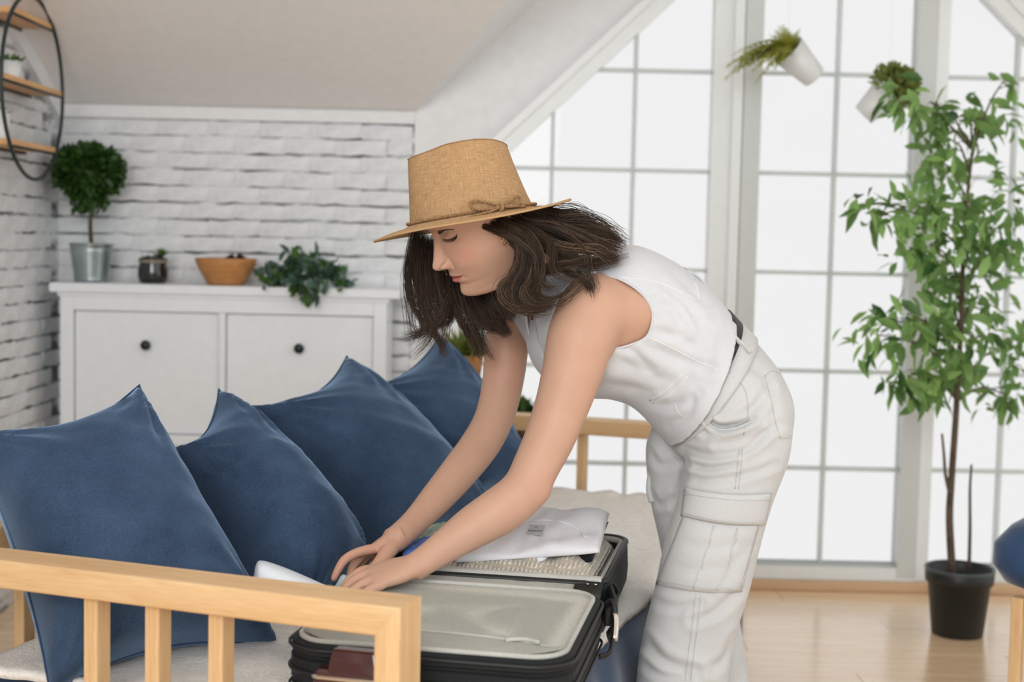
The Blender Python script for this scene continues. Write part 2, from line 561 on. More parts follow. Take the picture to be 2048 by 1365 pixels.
# threshold
tag(box('trim_3', (2.7, 0.07, 0.034), (CX+0.03, WY-.03, 0.017), M['threshold'], None, 0.004), 'pale wooden threshold strip below the window', kind='structure')

# --- glazing: three windows; bars, frames and panes clipped to the rake
t = NT('window_pane_glass')
gb = t.n('ShaderNodeBsdfTransparent'); gb.inputs['Color'].default_value = (0.822, 0.813, 0.804, 1)
gg = t.n('ShaderNodeBsdfGlossy'); gg.inputs['Roughness'].default_value = 0.02
mx = t.n('ShaderNodeMixShader'); mx.inputs[0].default_value = 0.006
t.l(gb.outputs[0], mx.inputs[1]); t.l(gg.outputs[0], mx.inputs[2]); t.l(mx.outputs[0], t.out.inputs['Surface'])
M['pane'] = t.m

def clip(poly, fn):
    out = []
    for i in range(len(poly)):
        a, b = poly[i], poly[(i+1) % len(poly)]
        fa, fb = fn(a), fn(b)
        if fa >= 0: out.append(a)
        if (fa >= 0) != (fb >= 0):
            s = fa/(fa-fb)
            out.append((a[0]+(b[0]-a[0])*s, a[1]+(b[1]-a[1])*s))
    return out
def prism(name, poly2, y0, y1, mat, parent):
    if len(poly2) < 3: return None
    v = [(x, y0, z) for x, z in poly2] + [(x, y1, z) for x, z in poly2]
    n = len(poly2)
    f = [tuple(range(n)), tuple(range(2*n-1, n-1, -1))] + [(i, i+n, (i+1) % n+n, (i+1) % n) for i in range(n)]
    o = mesh(name, v, f, mat, parent)
    return o
under = [lambda p: zl(p[0]) - p[1], lambda p: zr(p[0]) - p[1]]
def clipped(poly, off=0.0):
    poly = clip(poly, lambda p: zl(p[0], off) - p[1])
    return clip(poly, lambda p: zr(p[0], off) - p[1]) if poly else poly
ZROWS = [0.079 + 0.3275*k for k in range(9)]
def glazing(idx, xs, label, x_frame_l, x_frame_r, yoff=0.0, prof=None):
    prof = prof or M['upvc']
    root = empty('window_%d' % idx, ((xs[0]+xs[-1])/2, WY, WZ), label, kind='structure')
    bar = 0.0065
    zt = 2.6
    y0, y1 = WY-0.012+yoff, WY+0.012+yoff
    for i in range(len(xs)-1):
        for k in range(len(ZROWS)-1):
            poly = clipped([(xs[i], ZROWS[k]), (xs[i+1], ZROWS[k]), (xs[i+1], ZROWS[k+1]), (xs[i], ZROWS[k+1])])
            if len(poly) >= 3: prism('pane', poly, WY+yoff-.002, WY+yoff+.002, M['pane'], root)
    for x in xs[1:-1]:
        prism('window_bar', clipped([(x-bar, ZROWS[0]), (x+bar, ZROWS[0]), (x+bar, zt), (x-bar, zt)]), y0, y1, M['muntin'], root)
    for z in ZROWS[1:-1]:
        poly = clipped([(xs[0], z-bar), (xs[-1], z-bar), (xs[-1], z+bar), (xs[0], z+bar)])
        if len(poly) >= 3: prism('window_bar', poly, y0+.001, y1-.001, M['muntin'], root)
    fy0, fy1 = WY-.035+yoff, WY+.04+yoff
    prism('bottom_rail', [(x_frame_l, WZ-.01), (x_frame_r, WZ-.01), (x_frame_r, ZROWS[0]), (x_frame_l, ZROWS[0])], fy0, fy1, M['upvc'], root)
    prism('bottom_bead', [(x_frame_l, ZROWS[0]), (x_frame_r, ZROWS[0]), (x_frame_r, ZROWS[0]+.009), (x_frame_l, ZROWS[0]+.009)], fy0+.012, fy1-.012, M['muntin'], root)
    for (a, b) in ((x_frame_l, xs[0]), (xs[-1], x_frame_r)):
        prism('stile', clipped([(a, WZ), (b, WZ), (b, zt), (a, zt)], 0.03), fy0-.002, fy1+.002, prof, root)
    # sloping top rails
    for s in (0, 1):
        fn = zl if s == 0 else zr
        xa, xb = (x_frame_l, min(x_frame_r, CX)) if s == 0 else (max(x_frame_l, CX), x_frame_r)
        if xb - xa > 0.02:
            prism('raking_rail', [(xa, fn(xa, -.008)), (xb, fn(xb, -.008)), (xb, fn(xb, .085)), (xa, fn(xa, .085))], fy0+.004, fy1-.004, M['upvc'], root)
    return root
glazing(1, [-0.142, 0.12, 0.389, 0.643], 'tall window with a sloping top left of the glazed door', -0.215, 0.705)
glazing(2, [0.800, 1.053, 1.306], 'glazed door with white bars in the middle of the gable', 0.7415, 1.368, -0.012, M['door_profile_shaded'])
glazing(3, [1.412, 1.648, 1.91, 2.17], 'window with a sloping top behind the ficus', 1.372, 2.28)
# moulded cover strip in front of the raking frame and the post between window and door
def rake_strip(name, o0, o1, dep, lab):
    xa, xb = -0.215, CX
    slab(name, [(xa, WY-dep, zl(xa, o0)), (xb, WY-dep, zl(xb, o0)), (xb, WY-dep, zl(xb, o1)), (xa, WY-dep, zl(xa, o1))], dep+.01, M['upvc'], lab)
rake_strip('trim_4', 0.052, 0.088, 0.045, 'white sloping cover strip along the left edge of the window')
xa, xb = CX, 2.28
slab('trim_5', [(xa, WY-.045, zr(xa, .052)), (xb, WY-.045, zr(xb, .052)), (xb, WY-.045, zr(xb, .088)), (xa, WY-.045, zr(xa, .088))], .055, M['upvc'], 'white sloping cover strip at the upper right corner')
tb = MB(); tb.box((0.704, WY-.06, WZ-.01), (0.7365, WY+.05, 2.16))
tag(tb.build('trim_6', M['upvc']), 'white post between the left window and the glazed door', kind='structure')
# ------------------------------------------------------------------ cabinet
CF = 4.50
cb = empty('shoe_cabinet', (-0.916, 4.62, 0), 'white lacquered cabinet with dark round knobs against the brick wall', 'cabinet')
x0, x1, zt = -1.434, -0.399, 0.960
def cbox(name, a, b, mat=M['cabinet'], parent=cb, bev=0.002):
    return box(name, tuple(abs(b[i]-a[i]) for i in range(3)), tuple((a[i]+b[i])/2 for i in range(3)), mat, parent, bev)
cbox('top_board', (-1.466, CF-.012, zt-.006), (-0.358, WY-.015, zt+.024), bev=0.004)
cbox('cornice', (x0-.008, CF-.004, zt-.018), (x1+.008, CF+.02, zt-.006))
cbox('side_panel', (x0, CF, 0.0), (x0+.042, WY-.02, zt-.006))
cbox('side_panel', (x1-.042, CF, 0.0), (x1, WY-.02, zt-.006))
cbox('back_panel', (x0+.042, WY-.035, 0.05), (x1-.042, WY-.02, zt-.006))
cbox('top_rail', (x0+.042, CF, zt-.062), (x1-.042, CF+.02, zt-.006))
cbox('middle_rail', (x0+.042, CF+.001, 0.472), (x1-.042, CF+.02, 0.505))
cbox('bottom_rail', (x0+.042, CF+.001, 0.07), (x1-.042, CF+.02, 0.11))
xm = (x0+x1)/2 - 0.004
cbox('centre_stile', (xm-.011, CF+.002, 0.11), (xm+.011, CF+.02, zt-.062))
for (a, b) in ((x0+.044, xm-.013), (xm+.013, x1-.044)):
    for (c, d) in ((0.507, zt-.064), (0.112, 0.470)):
        dr = cbox('door', (a, CF+.013, c), (b, CF+.033, d), bev=0.003)
        kx, kz = (a+b)/2, d - (0.105 if d > 0.6 else 0.1)
        lathe('knob', [(0.007, 0), (0.0065, 0.010), (0.014, 0.014), (0.0165, 0.019), (0.0145, 0.025), (0.006, 0.028), (0, 0.0285)], M['knob'], dr, 20,
              Matrix.Translation((kx, CF+.013, kz)) @ Matrix.Rotation(math.pi/2, 4, 'X'))
CT = zt + .024

# ------------------------------------------------------------------ leaves
def leaf_data(L, W, mat, curl=0.25, n=3, fold=0.15):
    V, Fc = [], []
    for i in range(n+1):
        s = i/n
        w = W*math.sin(math.pi*min(1, s*0.92+0.06))**0.8*0.5 if 0 < i < n else (W*0.05)
        z = -curl*L*s*s
        V += [(s*L, -w, z + fold*w), (s*L, 0, z), (s*L, w, z + fold*w)]
    for i in range(n):
        for k in range(2):
            Fc.append((i*3+k, (i+1)*3+k, (i+1)*3+k+1, i*3+k+1))
    me = bpy.data.meshes.new('leaf'); me.from_pydata(V, [], Fc); me.update()
    me.polygons.foreach_set('use_smooth', [True]*len(me.polygons))
    if mat: me.materials.append(mat)
    return me, V, Fc
def rot_to(d, roll=0.0):
    return Vector(d).to_track_quat('X', 'Z').to_matrix().to_4x4() @ Matrix.Rotation(roll, 4, 'X')
def scatter_mesh(name, items, V, Fc, mat, parent):
    """joined small leaves: items = list of matrices"""
    base = np.array(V); nb = len(base)
    vs, fs = [], []
    for i, m in enumerate(items):
        A = np.array(m)
        vs.append(base @ A[:3, :3].T + A[:3, 3])
        fs += [tuple(j+i*nb for j in q) for q in Fc]
    o = mesh(name, np.concatenate(vs), fs, mat, parent, True)
    o['kind'] = 'stuff'
    return o
def rnd_dir(rr):
    z = rr.uniform(-1, 1); a = rr.uniform(0, 6.283); s = math.sqrt(1-z*z)
    return Vector((s*math.cos(a), s*math.sin(a), z))

# topiary in a zinc bucket
p = at(183, 563, 4.60)
tp = empty('potted_topiary', (p.x, p.y, CT), 'ball shaped topiary tree in a galvanised bucket on the cabinet', 'plant')
T0 = Matrix.Translation((p.x, p.y, CT))
prof = [(0.050, 0), (0.052, 0.002)]
for k in range(9): prof += [(0.0525+0.0016*k + 0.0012, 0.012+0.011*k), (0.0525+0.0016*k, 0.017+0.011*k)]
prof += [(0.068, 0.118), (0.0705, 0.122), (0.0705, 0.126), (0.067, 0.126), (0.064, 0.105), (0, 0.105)]
lathe('bucket', prof, M['zinc'], tp, 40, T0)
lathe('soil', [(0.064, 0.100), (0.05, 0.112), (0, 0.116)], M['soil'], tp, 24, T0, cap=False)
bc = at(178, 345, 4.60)
st = catmull([(p.x, p.y, CT+.11), (p.x-.004, p.y, CT+.19), (p.x+.001, p.y, CT+.26), (bc.x, bc.y, bc.z)], 5)
mb = MB(); mb.tube(st, np.linspace(.0075, .006, len(st)), 8); mb.build('stem', M['bark'], tp, True)
rr = random.Random(5)
_, LV, LF = leaf_data(0.030, 0.017, None)
items = []
for k in range(1500):
    d = rnd_dir(rr); rad = 0.098*(0.62+0.40*rr.random()**0.6)
    if d.z < -0.45 and rr.random() < .5: continue
    q = Vector((bc.x, bc.y, bc.z)) + Vector((d.x*1.02, d.y*1.0, d.z*.84))*rad
    items.append(Matrix.Translation(q) @ rot_to(d + rnd_dir(rr)*0.8, rr.uniform(0, 6)))
for k in range(60):
    a = rr.uniform(0, 6.28)
    q = Vector((bc.x+.06*math.cos(a)*rr.random(), bc.y+.06*math.sin(a)*rr.random(), bc.z-.08-rr.random()*.035))
    items.append(Matrix.Translation(q) @ rot_to(Vector((0, 0, -1)) + rnd_dir(rr)*.7, rr.uniform(0, 6)))
scatter_mesh('foliage', items, LV, LF, M['topiary'], tp)
v, f = lathe_vf([(0.0, -.06), (.045, -.055), (.066, -.02), (.066, .02), (.045, .055), (0, .066)], 16, False)
mesh('inner_foliage', v, f, M['topiary'], tp, True, Matrix.Translation(bc))['kind'] = 'stuff'

# dark glass jar with a little succulent
t = NT('dark_jar_glass'); t.set(Base_Color=srgb(24, 26, 24), Roughness=0.08, Specular_IOR_Level=0.6, Coat_Weight=0.4); M['jar'] = t.m
M['jar_rim'] = plain('jar_cord', srgb(140, 132, 112), 0.7, var=.1)
p = at(306, 564, 4.62)
jr = empty('plant_jar', (p.x, p.y, CT), 'dark glass jar holding a small succulent on the cabinet', 'jar')
J0 = Matrix.Translation((p.x, p.y, CT))
lathe('jar_body', [(0.038, 0), (0.045, 0.006), (0.049, 0.024), (0.048, 0.045), (0.044, 0.062), (0.043, 0.072), (0.046, 0.076), (0.046, 0.082), (0.041, 0.083), (0.039, 0.070), (0, 0.068)], M['jar'], jr, 36, J0)
lathe('cord_band', [(0.0445, 0.0665), (0.0465, 0.069), (0.0465, 0.075), (0.0445, 0.0775)], M['jar_rim'], jr, 36, J0, cap=False)
lathe('soil', [(0.041, 0.080), (0.03, 0.086), (0, 0.088)], M['soil'], jr, 20, J0, cap=False)
_, LV2, LF2 = leaf_data(0.034, 0.012, None, 0.1)
items = []
q0 = Vector((p.x+.030, p.y-.01, CT+.084))
for k in range(26):
    d = rnd_dir(rr); d.z = abs(d.z)+.35
    items.append(Matrix.Translation(q0) @ rot_to(d, rr.uniform(-.5, .5)))
for k in range(30):
    d = rnd_dir(rr); d.z = abs(d.z)*.5+.1
    items.append(Matrix.Translation((p.x+rr.uniform(-.03, .03), p.y+rr.uniform(-.03, .03), CT+.082)) @ rot_to(d) @ Matrix.Scale(.5, 4))
scatter_mesh('succulent', items, LV2, LF2, M['leafgreen'], jr)

# wooden bowl with pine cones
p = at(452, 568, 4.60)
BO = Matrix.Translation((p.x, p.y, CT))
bl = lathe('wooden_bowl', [(0.052, 0), (0.060, 0.004), (0.075, 0.03), (0.092, 0.06), (0.100, 0.083), (0.0985, 0.087), (0.094, 0.084), (0.080, 0.05), (0.05, 0.016), (0, 0.012)], M['bowl_wood'], None, 48, BO)
tag(bl, 'round wooden bowl filled with pine cones on the cabinet', 'bowl')
M['cone'] = plain('pine_cone', srgb(72, 52, 40), 0.85, var=.3, scale=60)
def cone(q, tilt, lab):
    V, Fc = [], []
    me = MB()
    for k in range(9):
        h = k/8; R_ = 0.021*math.sin(math.pi*(0.15+0.8*h))**.8
        for j in range(9):
            a = 2*math.pi*(j+0.5*(k % 2))/9
            ca, sa = math.cos(a), math.sin(a)
            z = h*0.045
            b = R_*0.55; w = 0.0065
            me.add([(ca*b-sa*w, sa*b+ca*w, z), (ca*b+sa*w, sa*b-ca*w, z), (ca*R_*1.15+sa*w*.6, sa*R_*1.15-ca*w*.6, z+.007), (ca*R_*1.15-sa*w*.6, sa*R_*1.15+ca*w*.6, z+.007), (ca*b, sa*b, z+.007)],
                   [(0,1,2,3), (3,2,4), (0,3,4), (1,4,2), (0,4,1)])
    v, f = lathe_vf([(.004, -.002), (.012, .01), (.011, .03), (.003, .046)], 8)
    me.add(v, f)
    o = me.build('pine_cone', M['cone'], None, False, Matrix.Translation(q) @ Matrix.Rotation(tilt, 4, 'Y'))
    tag(o, lab, 'pine cone', 'pine cones in the wooden bowl')
cone((p.x+.005, p.y+.0, CT+.050), 0.3, 'pine cone in the middle of the wooden bowl')
cone((p.x+.058, p.y-.01, CT+.052), -0.3, 'pine cone at the right side of the wooden bowl')
cone((p.x-.045, p.y+.02, CT+.035), 0.9, 'pine cone sunk at the left side of the wooden bowl')

# trailing greenery on the cabinet
p = at(600, 575, 4.58)
gsp = empty('succulent_garland', (p.x, p.y, CT), 'blue green leafy bunch trailing over the cabinet edge beside the bowl', 'plant')
mats = [M['succulent'], M['leafgreen'], M['topiary']]
_, LVg, LFg = leaf_data(0.05, 0.022, None, 0.3)
_, LVb, LFb = leaf_data(0.036, 0.026, None, 0.2)
sets = [[], [], []]
def gpoint(px, py, Y=4.57): return at(px, py, Y)
for (px, py, sx, sy, cnt) in ((560, 545, 34, 22, 60), (600, 535, 30, 26, 80), (635, 540, 34, 26, 80), (665, 555, 26, 16, 44), (690, 566, 12, 6, 12), (540, 556, 26, 10, 36), (605, 572, 18, 14, 22), (640, 582, 22, 12, 22)):
    for k in range(cnt):
        q = gpoint(px + rr.gauss(0, .5)*sx, py + rr.gauss(0, .5)*sy, 4.57 + rr.uniform(-.05, .06))
        if q.z < CT+.01: q.y = CF - 0.03 - rr.random()*.02
        d = rnd_dir(rr) + Vector((0, -.5, .1))
        sets[rr.choice((0, 0, 0, 1, 2))].append(Matrix.Translation(q) @ rot_to(d, rr.uniform(0, 6)) @ Matrix.Scale(rr.uniform(.6, 1.1), 4))
for nm, it, mt, (a, b) in (('blue_leaves', sets[0], mats[0], (LVg, LFg)), ('green_leaves', sets[1], mats[1], (LVb, LFb)), ('dark_leaves', sets[2], mats[2], (LVb, LFb))):
    scatter_mesh(nm, it, a, b, mt, gsp)
big = at(597, 577, CF-.035)
for k in range(3):
    me, _, _ = leaf_data(0.05, 0.034, mats[2], .2)
    link('drooping_leaf', me, None, gsp, True, Matrix.Translation(big + Vector((.012*(k-1), 0, .02))) @ rot_to((.2*(k-1), -.25, -1), math.pi/2))
ear = at(684, 560, 4.56)
me, _, _ = leaf_data(0.055, 0.014, mats[0], -.1)
link('upright_leaf', me, None, gsp, True, Matrix.Translation(ear) @ rot_to((.35, 0, 1), math.pi/2))

# ------------------------------------------------------------------ round wall shelf
SX0 = -1.405
a_, b_ = at(127, 185, 4.0), None
def on_x(px, py, X):
    d = ray(px, py); return _C + d*(X/d.x)
pr, pl_ = on_x(127, 190, SX0), on_x(0, 165, SX0)
yc, rad = (pr.y+pl_.y)/2, (pr.y-pl_.y)/2
ztp, zbt = on_x(66, -2, SX0), on_x(62, 352, SX0)
zc0 = (ztp.z+zbt.z)/2; radz = (ztp.z-zbt.z)/2
rad = (rad+radz)/2
sh = empty('round_wall_shelf', (LX, yc, zc0-rad), 'round black metal wall shelf with wooden boards', 'shelf')
def ring(X):
    P = [(X, yc+rad*math.cos(a), zc0+rad*math.sin(a)) for a in np.linspace(0, 2*math.pi, 72, endpoint=False)]
    mb = MB(); mb.tube(P, 0.0058, 8, closed=True)
    return mb.build('ring', M['black_metal'], sh, True)
ring(SX0)
shelf_z = []
for py_r in (60, 186, 302):
    z = on_x(118, py_r, SX0).z
    shelf_z.append(z)
    h = z - zc0
    c = math.sqrt(max(rad*rad-h*h, 0.0))
    sb = box('board', (SX0-LX-.004, 2*c-.012, 0.016), ((SX0+LX)/2+.002, yc, z), M['shelf_wood'], sh, 0.002)
    for X in (SX0, LX+.02):
        mbx = MB(); mbx.tube([(X, yc-c, z-.012), (X, yc+c, z-.012)], .0042, 6); mbx.build('support_bar', M['black_metal'], sb, True)
def small_pot(px, py, Y, X, z, R_, H_, lab, plant_h, mat):
    q = (X, Y, z)
    e = empty('small_potted_plant', q, lab, 'plant', 'small pots on the round shelf')
    m0 = Matrix.Translation(q)
    lathe('pot', [(R_*.8, 0), (R_*.82, .002), (R_, H_), (R_*.93, H_), (R_*.9, H_*.85), (0, H_*.85)], M['white_pot'], e, 28, m0)
    _, a, b = leaf_data(.035, .008, None, .3)
    it = []
    for k in range(130):
        d = rnd_dir(rr); d.z = abs(d.z)+.5
        it.append(Matrix.Translation((X+rr.uniform(-1, 1)*R_*.7, Y+rr.uniform(-1, 1)*R_*.7, z+H_*.84)) @ rot_to(d, rr.uniform(0, 6)) @ Matrix.Scale(plant_h*rr.uniform(.6, 1.1), 4))
    scatter_mesh('foliage', it, a, b, mat, e)
zz = shelf_z[1]+.008
small_pot(0, 0, on_x(22, 130, -1.462).y, -1.462, zz, .031, .056, 'small white pot with a tuft of grass on the middle shelf board', .9, M['leafgreen'])
zz = shelf_z[2]+.008
small_pot(0, 0, on_x(0, 250, -1.462).y, -1.462, zz, .029, .085, 'taller white pot on the lowest shelf board at the frame edge', .6, M['leafgreen'])

# ------------------------------------------------------------------ bed
BA = math.radians(20)
eB = Vector((math.sin(BA), math.cos(BA), 0)); eL = Vector((-math.cos(BA), math.sin(BA), 0))
B0 = Vector((-0.142, 1.868, 0))
RT, MT = 0.656, 0.46           # rail top, mattress top
BW, BLN = 0.86, 2.125          # width, length
def bed(u, v, z): return B0 + eL*u + eB*v + Vector((0, 0, z))
bd = empty('wooden_daybed', B0, 'light pine daybed frame with slatted end rails', 'bed', rz=-BA)
def bbox(name, u0, u1, v0, v1, z0, z1, mat, parent=bd, bev=0.003):
    c = bed((u0+u1)/2, (v0+v1)/2, (z0+z1)/2)
    return box(name, (abs(u1-u0), abs(v1-v0), abs(z1-z0)), c, mat, parent, bev, rz=-BA)
def mitred(name, poly, v0, v1, mat):
    """a frame member with mitred ends: outline in the end plane, thickness along the bed"""
    bm = bmesh.new()
    cu = sum(q[0] for q in poly)/len(poly); cz = sum(q[1] for q in poly)/len(poly)
    a = [bm.verts.new((-(u-cu), v0-(v0+v1)/2, z-cz)) for u, z in poly]
    b = [bm.verts.new((-(u-cu), v1-(v0+v1)/2, z-cz)) for u, z in poly]
    bm.faces.new(a); bm.faces.new(b[::-1])
    for i in range(4): bm.faces.new((a[i], b[i], b[(i+1) % 4], a[(i+1) % 4]))
    bmesh.ops.recalc_face_normals(bm, faces=bm.faces)
    lens = [(Vector((poly[i][0]-poly[(i+1) % 4][0], poly[i][1]-poly[(i+1) % 4][1]))).length for i in range(4)]
    long_e = [e for e in bm.edges if e.calc_length() > .1]
    bmesh.ops.bevel(bm, geom=long_e, offset=.004, segments=3, profile=.5, affect='EDGES')
    me = bpy.data.meshes.new(name); bm.to_mesh(me); bm.free()
    c = bed(cu, (v0+v1)/2, cz)
    return link(name, me, mat, bd, False, Matrix.Translation(c) @ Matrix.Rotation(-BA, 4, 'Z'))
for (v0, v1) in ((0, .075), (BLN-.075, BLN)):
    mitred('end_rail', [(0, RT), (BW, RT), (BW-.038, RT-.043), (.038, RT-.043)], v0, v1, M['pine'])
    mitred('post', [(0, 0), (.038, 0), (.038, RT-.043), (0, RT)], v0, v1, M['pine_z'])
    mitred('post', [(BW-.038, 0), (BW, 0), (BW, RT), (BW-.038, RT-.043)], v0, v1, M['pine_z'])
    for u in ((0.283, 0.389, 0.495) if v0 == 0 else (0.378, 0.490, 0.600)):
        bbox('spindle', u, u+.024, v0+.018, v1-.022, 0.23, RT-.0425, M['pine_z'])
    bbox('lower_end_rail', .037, BW-.037, v0+.012, v1-.012, 0.19, 0.24, M['pine'])
bbox('back_rail', BW-.038, BW, .074, BLN-.074, RT-.043, RT-.002, M['pine_y'])
for k in range(17):
    v = 0.16 + k*0.11
    bbox('spindle', BW-.030, BW-.008, v, v+.03, 0.23, RT-.0425, M['pine_z'])
bbox('side_rail', .004, .034, .073, BLN-.073, 0.17, 0.25, M['pine_y'])
bbox('side_rail', BW-.034, BW-.004, .073, BLN-.073, 0.17, 0.25, M['pine_y'])
for k in range(12):
    v = 0.12 + k*0.165
    bbox('slat', .033, BW-.033, v, v+.07, 0.225, 0.240, M['pine'])

def soft_slab(name, u0, u1, v0, v1, z0, z1, mat, parent, nu=30, nv=70, e=0.05, amp=0.006, ns=5, seed=0, top_amp=None):
    """rounded cushion block in bed coordinates with gentle unevenness"""
    V, Fc = [], []
    H = (z1-z0)/2
    prof = [(-1, 1.0)]
    rings = []
    for (k, ins) in ((0, e*.8), (.18, e*.25), (.5, 0), (.82, e*.25), (1.0, e*.9)):
        rings.append((z0+(z1-z0)*k, ins))
    # top grid
    top = {}
    for i in range(nu+1):
        for j in range(nv+1):
            uu = u0+e*.9+(u1-u0-1.8*e)*i/nu; vv = v0+e*.9+(v1-v0-1.8*e)*j/nv
            z = z1 + amp*noise.noise(Vector((uu*ns, vv*ns, seed)))
            top[i, j] = len(V); V.append(bed(uu, vv, z))
    for i in range(nu):
        for j in range(nv):
            Fc.append((top[i,j], top[i,j+1], top[i+1,j+1], top[i+1,j]))
    loop = [(i, 0) for i in range(nu+1)] + [(nu, j) for j in range(1, nv+1)] + [(i, nv) for i in range(nu-1, -1, -1)] + [(0, j) for j in range(nv-1, 0, -1)]
    prev = [top[q] for q in loop]
    for z, ins in rings[::-1][1:]:
        cur = []
        for (i, j) in loop:
            uu = u0+ins+(u1-u0-2*ins)*i/nu; vv = v0+ins+(v1-v0-2*ins)*j/nv
            w = 1.5*amp*noise.noise(Vector((uu*ns*2.4, vv*ns*2.4, z*6+seed)))
            if i in (0, nu): uu += w if i else -w
            if j in (0, nv): vv += w if j else -w
            cur.append(len(V)); V.append(bed(uu, vv, z))
        m = len(loop)
        for k in range(m):
            l = (k+1) % m
            Fc.append((prev[k], prev[l], cur[l], cur[k]))
        prev = cur
    Fc.append(tuple(prev))
    o = mesh(name, V, Fc, mat, parent, True)
    return o
ms = soft_slab('mattress', -.070, BW-.045, .085, BLN-.085, .241, MT-.022, M['navy_sheet'], None, amp=.006, ns=6)
tag(ms, 'blue covered mattress lying on the daybed', 'mattress')
# loose blue cover hanging down the front of the mattress
V, Fc = [], []
nv, nz = 150, 14
for i in range(nv+1):
    v = .10+(BLN-.20)*i/nv
    for j in range(nz+1):
        s = j/nz
        fold = (.5+.5*math.sin(v*34+1.2*math.sin(v*9)))*.016*s**.6 + .010*s*noise.noise(Vector((v*11, s*2, 4)))
        V.append(bed(-.066-.020*math.sin(min(1, s*3)*math.pi/2)-fold, v, MT-.040-.325*s))
for i in range(nv):
    for j in range(nz):
        a = i*(nz+1)+j; Fc.append((a, a+1, a+nz+2, a+nz+1))
sk = mesh('cover_skirt', V, Fc, M['navy_sheet'], ms, True)
md = sk.modifiers.new('thick', 'SOLIDIFY'); md.thickness = .003
# cream fleece throw
t = NT('cream_fleece'); vec = t.coord()
nzv = t.noise(vec, 140, 4, .7)
t.l(t.ramp(t.noise(vec, 60, 4), [(.3, srgb(240, 236, 228)), (.7, srgb(254, 252, 247))]), t.p.inputs['Base Color'])
t.set(Roughness=.95, Sheen_Weight=.3); t.bump(nzv, .9, .006); M['fleece'] = t.m
def throw():
    V, Fc = [], []
    nu, nv = 60, 130
    for j in range(nv+1):
        vv = .095+(BLN-.19)*j/nv
        edge = -.072 + .012*noise.noise(Vector((vv*4, 3, 0)))
        for i in range(nu+1):
            s = i/nu
            uu = edge + (BW-.06-edge)*s
            z = MT-.006 + .004*noise.noise(Vector((uu*7, vv*7, 2))) + .0035*noise.noise(Vector((uu*38, vv*38, 5)))
            hang = max(0.0, .05-(uu-edge))
            z -= hang*hang*9
            if j > nv-5: z += .010*(1+noise.noise(Vector((uu*22, 0, 4))))*(j-(nv-5))/5
            V.append(bed(uu, vv, z))
    n1 = len(V)
    for k in range(n1): V.append(V[k]-Vector((0, 0, .014)))
    w = nu+1
    for j in range(nv):
        for i in range(nu):
            a = j*w+i
            Fc.append((a, a+w, a+w+1, a+1)); Fc.append((a+n1, a+1+n1, a+w+1+n1, a+w+n1))
    for j in range(nv):
        a = j*w; Fc.append((a, a+n1, a+w+n1, a+w)); a = j*w+nu; Fc.append((a, a+w, a+w+n1, a+n1))
    for i in range(nu):
        a = i; Fc.append((a, a+1, a+1+n1, a+n1)); a = nv*w+i; Fc.append((a, a+n1, a+1+n1, a+1))
    o = mesh('fleece_throw', V, Fc, M['fleece'], None, True)
    tag(o, 'cream fleece throw spread over the mattress', 'blanket')
throw()

